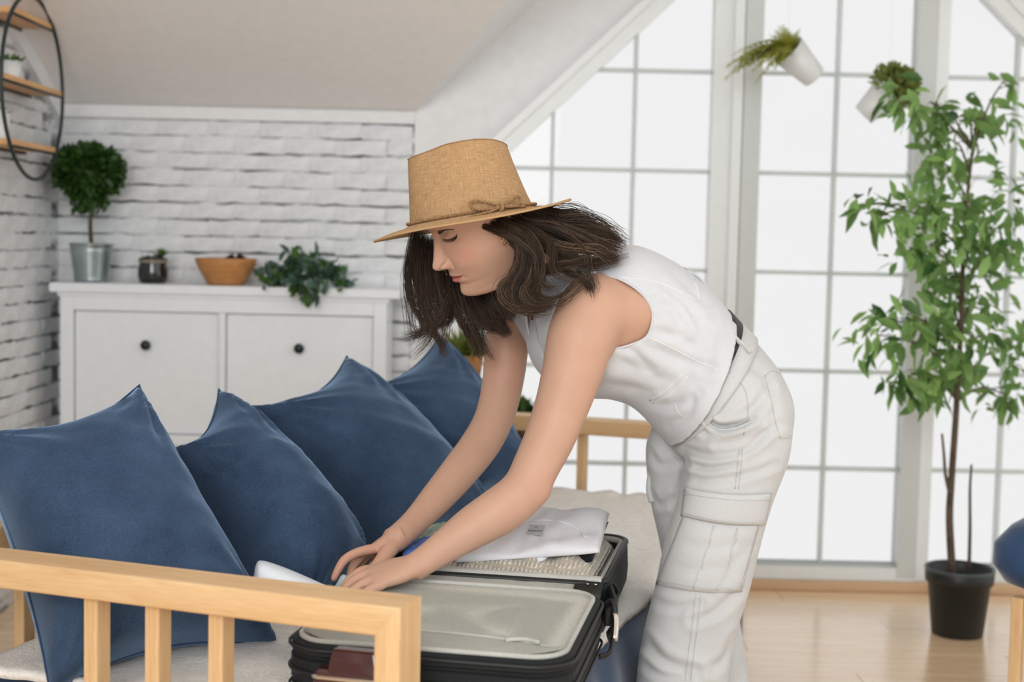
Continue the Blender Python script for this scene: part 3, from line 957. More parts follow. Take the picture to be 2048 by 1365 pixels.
# ------------------------------------------------------------------ cushions
def cushion(label, NT_, FT, FB, NB, T, seed, fold=None):
    """corners: near top, far top, far bottom, near bottom"""
    NT_, FT, FB, NB = [np.array(tuple(q)) for q in (NT_, FT, FB, NB)]
    n = 44
    nrm = np.cross(FT-NB, NT_-FB); nrm /= np.linalg.norm(nrm)
    if nrm[0] < 0: nrm = -nrm
    V, Fc = [], []
    rs = random.Random(seed); ox = rs.uniform(0, 50)
    for side in (1, -1):
        for i in range(n+1):
            for j in range(n+1):
                s = -1+2*i/n; t_ = -1+2*j/n          # s: near->far, t: bottom->top
                s = math.copysign(abs(s)**.85, s); t_ = math.copysign(abs(t_)**.85, t_)
                ps = s*(1-.10*(1-t_*t_)**1.0*abs(s)**3); pt = t_*(1-.17*(1-s*s)*abs(t_)**3)
                a, b = (ps+1)/2, (pt+1)/2
                base = (NB*(1-a)+FB*a)*(1-b) + (NT_*(1-a)+FT*a)*b
                e = max(0.0, (1-s*s)*(1-t_*t_))
                h = T*(e**.40)*(1-.22*t_)*(1.0 if side == 1 else .75)
                rim = (1-e)**3
                # wrinkles run in from the corners and along the edges
                cs, ct = (1 if s > 0 else -1), (1 if t_ > 0 else -1)
                dx, dy = cs-s, ct-t_
                ang = math.atan2(dy, dx+1e-6); dist = math.hypot(dx, dy)
                wr = math.sin(ang*17+ox)*math.exp(-((dist-.40)/.32)**2)*.0065
                wr += .010*noise.noise(Vector((s*1.5+ox, t_*4.6+s*1.5, side*3)))*e**.3 + .004*noise.noise(Vector((s*4+ox, t_*11+s*4, side*5)))*e**.3
                wr += .0075*noise.noise(Vector((s*1.1+ox, t_*1.6, side*7)))*e**.3
                q = base + nrm*side*(h + (wr if h > .004 else 0))
                V.append(q)
    w = n+1; N1 = w*w
    for i in range(n):
        for j in range(n):
            a = i*w+j
            Fc.append((a, a+w, a+w+1, a+1)); Fc.append((a+N1, a+1+N1, a+w+1+N1, a+w+N1))
    me = bpy.data.meshes.new('cushion'); me.from_pydata([tuple(q) for q in V], [], Fc); me.update()
    bm = bmesh.new(); bm.from_mesh(me)
    bmesh.ops.remove_doubles(bm, verts=bm.verts, dist=.0004)
    bmesh.ops.recalc_face_normals(bm, faces=bm.faces)
    bm.to_mesh(me); bm.free()
    c = (NB+FB)/2
    root = empty('blue_cushion', (c[0], c[1], MT), label, 'cushion', 'blue cushions along the daybed')
    body = link('cover', me, M['denim'], root, True)
    # seam piping along the edges
    E_ = []
    for (A, B_) in ((NT_, FT), (FT, FB), (FB, NB), (NB, NT_)):
        for k in range(14):
            a = k/14; ss = -1+2*a
            mid = (NT_+FT+FB+NB)/4
            q = A*(1-a)+B_*a
            half = (A+B_)/2 - mid
            q = q - half*(.10 if abs(np.dot(half, (NT_+FT-FB-NB)/4)) < abs(np.dot(half, (FT+FB-NT_-NB)/4)) else .17)*(1-ss*ss)
            E_.append(q)
    mb = MB(); mb.tube(E_, .0022, 5, closed=True); mb.build('seam', M['denim'], root, True)
    return root
c1 = cushion('frontmost large blue velour cushion behind the near bed rail',
        at(-66, 868, 2.36), at(278, 770, 2.47), at(560, 1296, 2.42), at(88, 1405, 2.10)+Vector((0, .03, 0)), .150, 1)
c2 = cushion('second blue velour cushion from the camera with a folded top corner',
        at(330, 900, 2.66), at(437, 778, 2.84), at(738, 1170, 2.80), at(572, 1300, 2.54), .150, 2)
c3 = cushion('third blue velour cushion from the camera with a tall pointed corner',
        at(505, 812, 3.02), at(693, 712, 3.30), at(985, 1072, 3.32), at(760, 1150, 3.02), .160, 3)
c4 = cushion('farthest blue velour cushion below the hair of the person',
        at(705, 780, 3.45), at(880, 668, 3.72), at(1072, 995, 3.72), at(860, 1040, 3.46), .155, 4)
# ------------------------------------------------------------------ suitcase
SA = math.radians(10.5)
eS = Vector((math.sin(SA), math.cos(SA), 0)); eT = Vector((-math.cos(SA), math.sin(SA), 0))
SN = Vector((0.092, 1.968, 0))
SZ = MT + 0.002
SW = 0.43
def sc(u, v, z): return SN + eT*u + eS*v + Vector((0, 0, z))
t = NT('black_suitcase_cloth'); vec = t.coord('Object')
wv = t.n('ShaderNodeTexWave'); wv.inputs['Scale'].default_value = 180; wv.bands_direction = 'X'; t.l(t.coord('Object', (1, 1, 1), (0, 0, SA)), wv.inputs['Vector'])
t.l(t.ramp(t.noise(vec, 500, 2), [(.3, srgb(15, 19, 21)), (.7, srgb(28, 33, 36))]), t.p.inputs['Base Color'])
t.set(Roughness=.62, Sheen_Weight=.0, Specular_IOR_Level=.3); t.bump(wv.outputs['Fac'], .35, .001); M['case'] = t.m
M['case_gloss'] = plain('black_suitcase_piping', srgb(18, 22, 24), .5, var=.1)
M['lining'] = fabric('grey_lining', srgb(160, 161, 154), srgb(182, 183, 176), sheen=.1, weave=300, var=.05, bump=.12)
M['piping'] = fabric('light_grey_piping', srgb(186, 187, 180), srgb(204, 204, 198), sheen=.1, weave=400, var=.05)
# net lining: hexagonal holes
t = NT('grey_mesh_net'); vec = t.coord('Object', (1, 1, 1), (0, 0, SA+math.pi/4))
ck = t.n('ShaderNodeTexVoronoi', feature='DISTANCE_TO_EDGE'); ck.inputs['Scale'].default_value = 250; ck.inputs['Randomness'].default_value = .12
t.l(vec, ck.inputs['Vector'])
t.l(t.ramp(ck.outputs['Distance'], [(.06, srgb(196, 198, 190)), (.30, srgb(128, 130, 124))]), t.p.inputs['Base Color'])
t.set(Roughness=.8)
inv = t.n('ShaderNodeMath', operation='SUBTRACT'); inv.inputs[0].default_value = 1; t.l(ck.outputs['Distance'], inv.inputs[1]); t.bump(inv.outputs[0], .6, .002)
M['net'] = t.m

def rr_outline(u0, u1, v0, v1, rad, n=7):
    P = []
    for (cu, cv, a0) in ((u1-rad, v1-rad, 0), (u0+rad, v1-rad, 90), (u0+rad, v0+rad, 180), (u1-rad, v0+rad, 270)):
        for k in range(n+1):
            a = math.radians(a0+90*k/n)
            P.append((cu+rad*math.cos(a), cv+rad*math.sin(a)))
    return P
def rr_loft(name, rect, rad, prof, mat, parent, cap=(True, True), wob=0.0, fn=sc):
    u0, u1, v0, v1 = rect
    V, Fc = [], []
    m = 0
    for z, ins in prof:
        P = rr_outline(u0+ins, u1-ins, v0+ins, v1-ins, max(rad-ins, .004))
        m = len(P)
        for (u, v) in P:
            V.append(fn(u, v, z + wob*noise.noise(Vector((u*9, v*9, 0)))))
    for i in range(len(prof)-1):
        for k in range(m):
            l = (k+1) % m
            Fc.append((i*m+k, i*m+l, (i+1)*m+l, (i+1)*m+k))
    if cap[0]: Fc.append(tuple(range(m-1, -1, -1)))
    if cap[1]: Fc.append(tuple((len(prof)-1)*m+k for k in range(m)))
    return mesh(name, V, Fc, mat, parent, False)
sx = empty('open_suitcase', sc(SW/2, .42, SZ), 'open black soft suitcase with grey mesh lid lying on the daybed', 'suitcase', rz=-SA)
NEAR = (0, SW, 0, .425); FARR = (.004, SW+.004, .447, .86)
zt1 = SZ+.092
o = rr_loft('lid_shell', NEAR, .062, [(SZ, .018), (SZ+.006, .006), (SZ+.024, .001), (SZ+.028, .0045), (SZ+.031, .0045), (SZ+.034, 0), (SZ+.066, 0), (SZ+.069, .004), (SZ+.072, .004), (SZ+.075, .001), (zt1-.004, .002), (zt1, .010), (zt1-.003, .014), (zt1-.03, .016)], M['case'], sx)
for z, r_ in ((SZ+.020, .0024), (zt1-.008, .0030)):
    P = [sc(u, v, z) for u, v in rr_outline(-.002, SW+.002, -.002, .427, .064)]
    mb = MB(); mb.tube(P, r_, 6, closed=True); mb.build('edge_piping', M['case_gloss'], o, True)
P = [sc(u, v, SZ+.0485) for u, v in rr_outline(-.0015, SW+.0015, -.0015, .4265, .0635)]
mb = MB(); mb.tube(P, .0035, 5, closed=True); mb.build('zip_track', M['case_gloss'], o, True)
# lid lining: net panel slightly sagging
def panel(name, rect, rad, z, sag, mat, parent, n=40, seed=0, lift=None):
    u0, u1, v0, v1 = rect
    V, Fc = [], []
    out = rr_outline(u0, u1, v0, v1, rad, 9)
    c = ((u0+u1)/2, (v0+v1)/2)
    rings = 14
    for i in range(rings+1):
        s = i/rings
        for (u, v) in out:
            uu, vv = c[0]+(u-c[0])*s, c[1]+(v-c[1])*s
            zz = z - sag*(1-s**2.2) + .003*noise.noise(Vector((uu*12, vv*12, seed)))*(1-s**6)
            if lift: zz += lift(uu, vv)
            V.append(sc(uu, vv, zz))
    m = len(out)
    for i in range(rings):
        for k in range(m):
            l = (k+1) % m
            Fc.append((i*m+k, i*m+l, (i+1)*m+l, (i+1)*m+k))
    return mesh(name, V, Fc, mat, parent, True)
lp = panel('mesh_net', (.016, SW-.016, .016, .409), .05, zt1+.001, .004, M['net'], sx, seed=3)
P = [sc(u, v, zt1+.002) for u, v in rr_outline(.014, SW-.014, .014, .411, .052)]
mb = MB(); mb.tube(P, .0042, 6, closed=True); mb.build('net_piping', M['piping'], lp, True)
# plain pocket flap along the near edge with curved upper hem
V, Fc = [], []
n1, n2 = 36, 8
for i in range(n1+1):
    u = .020+(SW-.040)*i/n1
    s = i/n1
    corner = .045*max(0, 1-min(s, 1-s)/.16)**2
    vlo = .016+corner*.9
    vhi = .052 + .042*math.sin(math.pi*min(max(s, 0), 1))**.8
    for j in range(n2+1):
        v = vlo+(max(vhi, vlo+.003)-vlo)*j/n2
        V.append(sc(u, v, zt1+.0045+.004*math.sin(math.pi*j/n2)))
for i in range(n1):
    for j in range(n2):
        a = i*(n2+1)+j; Fc.append((a, a+n2+1, a+n2+2, a+1))
fl_ = mesh('pocket_flap', V, Fc, M['lining'], sx, True)
hem = [V[i*(n2+1)+n2]+Vector((0, 0, .0012)) for i in range(n1+1)]
mb = MB(); mb.tube(hem, .0022, 5); mb.build('flap_hem', M['piping'], fl_, True)
zp = [sc(.41-.13*k/10, .050+.050*math.sin(math.pi*(.12+.5*k/10))-.004, zt1+.011) for k in range(11)]
mb = MB(); mb.tube(zp, .0028, 5); zt_ = mb.build('pocket_zip', M['case_gloss'], fl_, True)
tabp = [sc(.055+.05*k/8, .062+.012*math.sin(math.pi*k/8), zt1+.010) for k in range(9)]
mb = MB(); mb.tube(tabp, .0035, 6); mb.build('elastic_tab', M['piping'], fl_, True)

# far half: open box
zr1 = SZ+.098
fs = rr_loft('case_shell', FARR, .045, [(SZ, .018), (SZ+.006, .006), (SZ+.022, 0), (SZ+.05, -.002), (zr1-.006, 0), (zr1, .003), (zr1, .010), (zr1-.012, .012), (SZ+.012, .014), (SZ+.010, .03)], M['case'], sx)
P = [sc(u, v, zr1) for u, v in rr_outline(FARR[0]+.004, FARR[1]-.004, FARR[2]+.004, FARR[3]-.004, .042)]
mb = MB(); mb.tube(P, .0062, 8, closed=True); mb.build('rim_binding', M['case_gloss'], fs, True)
P = [sc(u, v, zr1-.003) for u, v in rr_outline(FARR[0]+.012, FARR[1]-.012, FARR[2]+.012, FARR[3]-.012, .036)]
mb = MB(); mb.tube(P, .0062, 8, closed=True); mb.build('lining_edge', M['lining'], fs, True)
# grey hinge band between the halves and its dark corner patch
def strip(name, u0, u1, pts, mat, parent, n=20, wob=.0015):
    V, Fc = [], []
    for i in range(n+1):
        u = u0+(u1-u0)*i/n
        for k, (v, z) in enumerate(pts):
            V.append(sc(u, v, z + wob*noise.noise(Vector((u*30, k, 1)))))
    m = len(pts)
    for i in range(n):
        for k in range(m-1):
            a = i*m+k; Fc.append((a, a+1, a+m+1, a+m))
    o = mesh(name, V, Fc, mat, parent, True)
    md = o.modifiers.new('thick', 'SOLIDIFY'); md.thickness = .003; md.offset = -1
    return o
hg = strip('hinge_band', .055, SW-.03, [(.412, zt1-.012), (.424, zt1+.000), (.434, zt1+.004), (.446, zt1+.006), (.456, zr1+.005)], M['lining'], sx)
strip('hinge_corner', .008, .056, [(.412, zt1-.011), (.424, zt1+.002), (.434, zt1+.006), (.446, zt1+.008), (.456, zr1+.006)], M['case_gloss'], sx, 8)
for u in (.020, .034):
    lathe('rivet', [(0, 0), (.0032, .0004), (.0026, .002), (0, .0026)], M['chrome'], hg, 12, Matrix.Translation(sc(u, .440, zt1+.008)), cap=False)
strip('lining_band', .012, SW-.02, [(.452, zr1+.006), (.458, zr1+.0105), (.468, zr1+.011), (.480, zr1+.007)], M['piping'], sx, 24, .002)
# side strap handle with a bright sleeve
def hp(v, z, out): return sc(-out, v, z)
loop = catmull([hp(.405, zt1-.018, .002), hp(.396, zt1-.010, .014), hp(.376, zt1-.026, .020), hp(.350, zt1-.056, .022), hp(.330, zt1-.076, .019), hp(.322, zt1-.082, .003)], 6)
v_, f_ = tube_vf(loop, .0075, 8, squash=.5)
hd = mesh('carry_handle', v_, f_, M['case_gloss'], sx, True)
mid = catmull([hp(.378, zt1-.026, .021), hp(.364, zt1-.042, .0235), hp(.349, zt1-.060, .0235)], 5)
v_, f_ = tube_vf(mid, .0098, 10, squash=.7)
mesh('handle_sleeve', v_, f_, M['chrome'], hd, True)
v_, f_ = tube_vf(catmull([hp(.452, zr1-.004, .003), hp(.434, zt1-.02, .013), hp(.430, zt1-.06, .015), hp(.452, zt1-.084, .004)], 6), [.012]*19, 8, squash=.35)
mesh('side_strap', v_, f_, M['case_gloss'], sx, True)
# gusset of cloth between the two halves
V, Fc = [], []
for i in range(9):
    s = i/8
    for j in range(7):
        w = j/6
        V.append(sc(-.004-.016*math.sin(math.pi*s)*(1-w*.5), .40+.11*s, zt1-.01-.075*w*(.55+.45*s)+.006*s))
for i in range(8):
    for j in range(6):
        a = i*7+j; Fc.append((a, a+1, a+8, a+7))
g_ = mesh('gusset', V, Fc, M['case'], sx, True)
md = g_.modifiers.new('thick', 'SOLIDIFY'); md.thickness = .003
# zip pullers on the front
for k, u in enumerate((.050, .066)):
    q = sc(u, -.006, SZ+.0485)
    box('zip_puller', (.011, .006, .009), q, M['chrome'], sx, .002, rz=-SA)
    lathe('puller_ring', [(.0032, -.0012), (.0052, -.0012), (.0052, .0012), (.0032, .0012), (.0032, -.0012)], M['chrome'], sx, 14, Matrix.Translation(sc(u-.001, -.011, SZ+.0430)) @ Matrix.Rotation(math.pi/2, 4, 'X'), cap=False)

# ------------------------------------------------------------------ clothes in the case
t = NT('cream_knit'); vec = t.coord('Object', (1, 1, 1), (0, 0, SA))
w1 = t.n('ShaderNodeTexWave'); w1.inputs['Scale'].default_value = 34; w1.inputs['Distortion'].default_value = 2.2; w1.inputs['Detail'].default_value = 1; w1.inputs['Detail Scale'].default_value = 3; w1.bands_direction = 'Z'; t.l(vec, w1.inputs['Vector'])
w2 = t.n('ShaderNodeTexWave'); w2.inputs['Scale'].default_value = 38; w2.inputs['Distortion'].default_value = 2.0; w2.bands_direction = 'X'; t.l(vec, w2.inputs['Vector'])
ml = t.n('ShaderNodeMath', operation='MULTIPLY'); t.l(w1.outputs['Fac'], ml.inputs[0]); t.l(w2.outputs['Fac'], ml.inputs[1])
t.l(t.ramp(ml.outputs[0], [(.0, srgb(176, 166, 148)), (.4, srgb(222, 214, 199))]), t.p.inputs['Base Color'])
t.set(Roughness=.95, Sheen_Weight=.3); t.bump(ml.outputs[0], .9, .006); M['knit'] = t.m
M['tshirt'] = fabric('white_jersey', srgb(222, 223, 228), srgb(232, 233, 238), sheen=.1, weave=700, var=.02, bump=.08)
M['blackcloth'] = fabric('black_trim', srgb(28, 30, 36), sheen=.1)

def folded(name, q4, th_, mat, bulge=.006, seed=0, n=26, ridge=None, rp=8):
    """a folded garment: soft slab over four top corners (near right, far right, far left, near left)"""
    A, B_, C_, D_ = [np.array(tuple(q)) for q in q4]
    V, Fc = [], []
    for side in (0, 1):
        for i in range(n+1):
            for j in range(n+1):
                a, b = i/n, j/n
                base = (A*(1-a)+D_*a)*(1-b)+(B_*(1-a)+C_*a)*b
                ea, eb = 1-(2*a-1)**rp, 1-(2*b-1)**rp
                e = max(0.0, ea*eb)**.5
                z = bulge*e + .0045*noise.noise(Vector((a*3+seed, b*4, side*2+seed)))*e + .0025*noise.noise(Vector((a*9+seed, b*3, 4)))*e
                if ridge: z += ridge(a, b)*e
                q = base.copy(); q[2] += (z if side == 0 else -th_*e)
                if side == 0 and e < .999: q[2] -= th_*.5*(1-e)
                if side == 1 and e < .999: q[2] -= th_*.5*(1-e)
                V.append(q)
    w = n+1; N1 = w*w
    for i in range(n):
        for j in range(n):
            a = i*w+j
            Fc.append((a, a+1, a+w+1, a+w)); Fc.append((a+N1, a+w+N1, a+w+1+N1, a+1+N1))
    me = bpy.data.meshes.new(name); me.from_pydata([tuple(q) for q in V], [], Fc); me.update()
    bm = bmesh.new(); bm.from_mesh(me); bmesh.ops.remove_doubles(bm, verts=bm.verts, dist=.0003); bmesh.ops.recalc_face_normals(bm, faces=bm.faces); bm.to_mesh(me); bm.free()
    return link(name, me, mat, None, True)
kn = folded('knitted_sweater', (sc(.028, .463, zr1+.012), sc(.028, .835, zr1+.012), sc(.36, .835, zr1+.006), sc(.36, .463, zr1-.004)), .07, M['knit'], .026, 4, n=40, rp=4,
            ridge=lambda a, b: -.012*math.exp(-((a-.25)/.06)**2)*(b < .3) + .004*math.sin(a*40)*math.exp(-(b/.25)**2))
tag(kn, 'cream chunky knitted sweater folded in the suitcase under the white shirt', 'sweater')
qs = [at(1199, 1098, 2.50), at(1219, 1020, 2.76), at(1000, 1010, 2.76), at(905, 1118, 2.50)]
under_q = [q+Vector((0, .012, -.020)) for q in qs]
uo = folded('folded_garment', [under_q[0]+Vector((-.012, 0, 0)), under_q[1], under_q[2], under_q[3]+Vector((.05, 0, 0))], .014, M['blackcloth'], .002, 8)
tag(uo, 'dark folded garment showing below the white shirt', 'clothes')
ts_root = empty('folded_t_shirt', sum(qs, Vector())/4, 'white folded t-shirt with a grey neck label on top of the suitcase', 't-shirt')
tsb = folded('shirt_body', qs, .014, M['tshirt'], .009, 11, n=40, ridge=lambda a, b: .0035*math.sin(7*a+9*b)+.006*noise.noise(Vector((a*4, b*2.5, 9)))+.003*noise.noise(Vector((a*11, b*4, 3))))
setparent(tsb, ts_root)
lay = folded('shirt_lower_fold', [q+Vector((dx, -.006, -.018)) for q, dx in zip(qs, (-.10, -.02, .0, .06))], .010, M['tshirt'], .002, 15)
setparent(lay, ts_root)
bpy.context.view_layer.update()
bv = BVHTree.FromPolygons([v.co[:] for v in tsb.data.vertices], [p.vertices[:] for p in tsb.data.polygons])
def hit(bvh, px, py, off=.0012):
    d = ray(px, py).normalized()
    loc, nor, _, _ = bvh.ray_cast(_C, d)
    if loc is None: return None
    if nor.dot(d) > 0: nor = -nor
    return loc + nor*off
def on_surface_line(bvh, pts, off=.001, per=5):
    P = catmull(pts, per)
    return [h for h in (hit(bvh, x, y, off) for x, y in P) if h is not None]
nk = on_surface_line(bv, [(1020, 1056), (1050, 1046), (1085, 1042), (1120, 1044), (1150, 1056), (1170, 1075)], .0008)
mb = MB(); mb.tube(nk, .0016, 5); mb.build('neck_seam', M['tshirt'], tsb, True)
M['label'] = fabric('grey_label', srgb(188, 192, 194), sheen=0, var=.03)
M['ink'] = plain('dark_print', srgb(58, 62, 66), .7)
lab4 = [(1060, 1052), (1090, 1053), (1086, 1073), (1055, 1070)]
LQ = [hit(bv, x, y, .0022) for x, y in lab4]
if all(LQ):
    lb = mesh('neck_label', LQ+[q-Vector((0, 0, .0012)) for q in LQ], [(0,1,2,3),(7,6,5,4),(0,4,5,1),(1,5,6,2),(2,6,7,3),(3,7,4,0)], M['label'], ts_root)
    def text_on(body, c01, size, name):
        cu = bpy.data.curves.new('t', 'FONT'); cu.body = body; cu.size = 1; cu.align_x = 'CENTER'; cu.align_y = 'CENTER'; cu.offset = .02
        ob = bpy.data.objects.new('t', cu); COL.objects.link(ob)
        dg = bpy.context.evaluated_depsgraph_get(); dg.update()
        me = bpy.data.meshes.new_from_object(ob.evaluated_get(dg)); bpy.data.objects.remove(ob)
        X_ = (LQ[0]-LQ[1]).normalized()                # the label lies upside down for the viewer
        Y_ = ((LQ[3]+LQ[2])-(LQ[0]+LQ[1])).normalized()
        N_ = X_.cross(Y_).normalized(); N_ = N_ if N_.z > 0 else -N_
        o_ = LQ[0]*(1-c01[0])*(1-c01[1])+LQ[1]*c01[0]*(1-c01[1])+LQ[2]*c01[0]*c01[1]+LQ[3]*(1-c01[0])*c01[1] + N_*.0006
        for v in me.vertices: v.co = o_ + X_*v.co.x*size + Y_*v.co.y*size
        me.materials.append(M['ink'])
        link(name, me, None, lb)
    text_on('MAXTO', (.45, .66), .0075, 'label_print')
    text_on('M', (.45, .28), .006, 'size_print')
# patterned garment at the left of the case
t = NT('patterned_cotton'); vec = t.coord('Object', (1, 1, 1), (0, 0, .6))
vo = t.n('ShaderNodeTexVoronoi'); vo.inputs['Scale'].default_value = 60; t.l(vec, vo.inputs['Vector'])
t.l(t.ramp(vo.outputs['Distance'], [(.2, srgb(120, 150, 132)), (.45, srgb(196, 206, 186)), (.7, srgb(150, 176, 160))]), t.p.inputs['Base Color']); t.set(Roughness=.9); M['pattern'] = t.m
M['bluecloth'] = fabric('bright_blue_cotton', srgb(74, 108, 186), srgb(96, 130, 206), sheen=.1)
pg_ = folded('patterned_garment', (at(872, 1070, 2.62), at(905, 1048, 2.80), at(838, 1056, 2.84), at(815, 1090, 2.64)), .05, M['pattern'], .008, 21)
tag(pg_, 'pale green patterned garment beside the white shirt', 'clothes')
bg_ = folded('blue_garment', (at(880, 1090, 2.56), at(872, 1072, 2.64), at(812, 1088, 2.66), at(800, 1112, 2.55)), .03, M['bluecloth'], .006, 25)
tag(bg_, 'bright blue garment peeking out between the arms', 'clothes')

# ------------------------------------------------------------------ maroon camera behind the rail
M['maroon'] = plain('maroon_gloss', srgb(70, 32, 30), .16, var=.05, coat=.6)
cq = Vector((-.214, 2.0035, SZ))
cmr = empty('retro_camera', cq, 'glossy dark maroon camera with silver trim between near rail and suitcase', 'camera', rz=-SA*1.4)
def cam_sc(u, v, z): return cq + Matrix.Rotation(-SA*1.4, 3, 'Z') @ Vector((u, v, z))
def rrx(name, rect, rad, prof, mat): return rr_loft(name, rect, rad, prof, mat, cmr, fn=cam_sc)
rrx('body', (-.062, .062, -.019, .019), .012, [(0, .003), (.003, 0), (.050, 0), (.053, .002)], M['maroon'])
rrx('silver_trim', (-.064, .064, -.0205, .0205), .013, [(.0535, .001), (.055, 0), (.058, 0), (.0595, .002)], M['chrome'])
rrx('top_plate', (-.060, .060, -.018, .018), .012, [(.0595, 0), (.063, .001), (.0665, .006)], M['maroon'])
rrx('prism_hump', (-.040, .040, -.0175, .0175), .008, [(.060, 0), (.080, .0035), (.094, .007), (.0965, .0085)], M['maroon'])
rrx('hump_trim', (-.0315, .0315, -.010, .010), .006, [(.0962, .000), (.0970, .0004), (.0974, .003)], M['maroon'])
lathe('lens', [(.020, 0), (.0205, .002), (.0205, .006), (.0195, .007), (.0185, .007), (.018, .004), (.0, .0035)], M['case_gloss'], cmr, 28, Matrix.Translation(cam_sc(.02, -.019, .026)) @ Matrix.Rotation(math.pi/2, 4, 'X'))

# ------------------------------------------------------------------ white case in the hands
M['whiteplastic'] = plain('white_moulded_plastic', srgb(222, 229, 236), .35, var=.01)
M['paleblue'] = plain('pale_blue_plastic', srgb(176, 190, 200), .4, var=.02)
wa, wb = at(508, 1150, 2.33), at(690, 1182, 2.30)
wd = (wb-wa).normalized()
wl_ = (wb-wa).length
secs = []
for s, h_, d_ in ((0, .010, .012), (.02, .026, .03), (.08, .036, .040), (.3, .034, .044), (.6, .026, .042), (.85, .018, .034), (.97, .012, .022), (1.0, .004, .008)):
    c = wa + (wb-wa)*s + Vector((0, 0, -.012-.010*s))
    secs.append((tuple(c), (0, 0, h_), tuple(Vector((-.2, 1, 0)).normalized()*d_), 2.9))
v_, f_ = loft_vf(secs, 36, 5)
wc = mesh('white_case', v_, f_, M['whiteplastic'], None, True)
tag(wc, 'white smooth rounded case in the hands above the near rail', 'case')
pk = at(690, 1164, 2.43)
pkb = lathe('pale_round_cap', [(.0, -.022), (.009, -.021), (.0115, -.016), (.0115, .005), (.009, .009), (0, .010)], M['paleblue'], None, 24, Matrix.Translation(pk) @ Matrix.Rotation(.5, 4, 'Y'))
tag(pkb, 'pale blue grey rounded cap between the fingers', 'cap')

# ------------------------------------------------------------------ ficus
pb = onz(1914, 1268, 0)
fx = empty('potted_ficus', (pb.x, pb.y, 0), 'tall green ficus tree in a black plastic pot by the window', 'plant')
F0 = Matrix.Translation((pb.x, pb.y, 0))
prof = [(.072, 0), (.075, .002), (.0915, .155), (.099, .156), (.1005, .175), (.1005, .196), (.0965, .198), (.092, .19), (.090, .16), (.0, .16)]
prof = [(r_, z_*1.02) for r_, z_ in prof]
lathe('pot', prof, M['black_pot'], fx, 44, F0)
lathe('pot_rim', [(.101, .193), (.1025, .196), (.1025, .201), (.0985, .203), (.0955, .200)], M['pot_rim'], fx, 44, F0, cap=False)
lathe('soil', [(.091, .158), (.05, .168), (0, .170)], M['soil'], fx, 24, F0, cap=False)
FY = pb.y
def fp(x, y, dy=0): return at(x, y, FY+dy)
trunk = [Vector((pb.x-.02, FY, .16))] + [fp(*q) for q in ((1899, 1040), (1903, 960, .01), (1912, 830), (1918, 720, -.01), (1925, 600), (1926, 500, .01), (1934, 400), (1945, 300), (1952, 250))]
tp_ = catmull(trunk, 4)
mb = MB(); mb.tube(tp_, np.linspace(.0125, .0035, len(tp_)), 10); mb.build('trunk', M['bark'], fx, True)
for q in ([(1938, 1140), (1940, 1060), (1940, 980), (1943, 930)], [(1900, 990), (1891, 950), (1888, 910), (1884, 868)]):
    P = catmull([fp(*a) for a in q], 4)
    mb = MB(); mb.tube(P, np.linspace(.006, .0035, len(P)), 8); mb.build('side_stem', M['bark'], fx, True)
clusters = [(1800, 205, 34, 30, 26, -.1), (1860, 215, 30, 26, 22, -.05), (1935, 240, 55, 34, 34, 0), (1900, 290, 40, 40, 34, .05), (1975, 250, 40, 40, 24, .1), (2012, 165, 26, 22, 6, .1), (1870, 330, 36, 30, 24, .0),
            (1850, 425, 60, 40, 62, -.1), (1765, 420, 40, 34, 34, -.2), (1930, 400, 50, 50, 46, .05), (2010, 400, 40, 60, 46, .15), (1960, 470, 50, 40, 44, -.05), (1860, 500, 55, 40, 56, -.1), (2020, 500, 30, 50, 36, .1), (1900, 560, 50, 40, 48, 0),
            (1820, 640, 50, 34, 44, -.15), (1760, 680, 45, 36, 34, -.2), (1960, 600, 50, 50, 40, .1), (1880, 670, 50, 50, 50, -.05), (1930, 740, 50, 40, 48, 0), (2020, 700, 30, 60, 34, .15), (1820, 755, 50, 26, 44, -.1), (1860, 790, 30, 20, 16, 0), (2010, 800, 36, 30, 32, .1), (1960, 680, 40, 40, 24, -.1), (1905, 625, 60, 60, 40, .15)]
leafs = [leaf_data(.060*s, .026*s, M['ficus'], .35) for s in (.8, 1.0, 1.15)]
rr = random.Random(11)
spots = []
twigs = MB()
for ci, (cx, cy, sx_, sy_, cnt, dy) in enumerate(clusters):
    # a twig from the trunk into the cluster
    ty = min(max(cy+70, 300), 800)
    base = min(tp_, key=lambda q: abs(proj(q)[1]-ty))
    tip = fp(cx, cy-10, dy)
    midp = (Vector(base)+tip)/2 + Vector((0, 0, .03))
    P = catmull([base, midp, tip], 4)
    twigs.tube(P, np.linspace(.0042, .0018, len(P)), 5)
    for k in range(3):
        e2 = fp(cx+rr.uniform(-1, 1)*sx_*1.2, cy+rr.uniform(-.6, 1)*sy_*1.2, dy+rr.uniform(-.06, .06))
        twigs.tube([P[rr.randrange(3, len(P))], (Vector(P[-2])+e2)/2+Vector((0, 0, .01)), e2], [.0018, .0014, .0008], 4)
    for k in range(cnt):
        x, y = cx+max(-1.7, min(1.7, rr.gauss(0, .75)))*sx_, cy+max(-1.7, min(1.7, rr.gauss(0, .75)))*sy_
        q = fp(x, y, dy+rr.gauss(0, .06))
        d = Vector((rr.uniform(-1, 1), rr.uniform(-1, .6), rr.uniform(-1.1, .25)))
        spots.append((q, Matrix.Translation(q) @ rot_to(d, rr.gauss(0, .7)), rr.randrange(3)))
twigs.build('twigs', M['bark'], fx, True)
rr.shuffle(spots)
spots.sort(key=lambda s: s[0].y)
for q, m, k in spots[:300]:
    o = bpy.data.objects.new('leaf', leafs[k][0]); COL.objects.link(o); o.matrix_basis = m; setparent(o, fx)
scatter_mesh('rear_leaves', [m for q, m, k in spots[300:]], leafs[1][1], leafs[1][2], M['ficus'], fx)

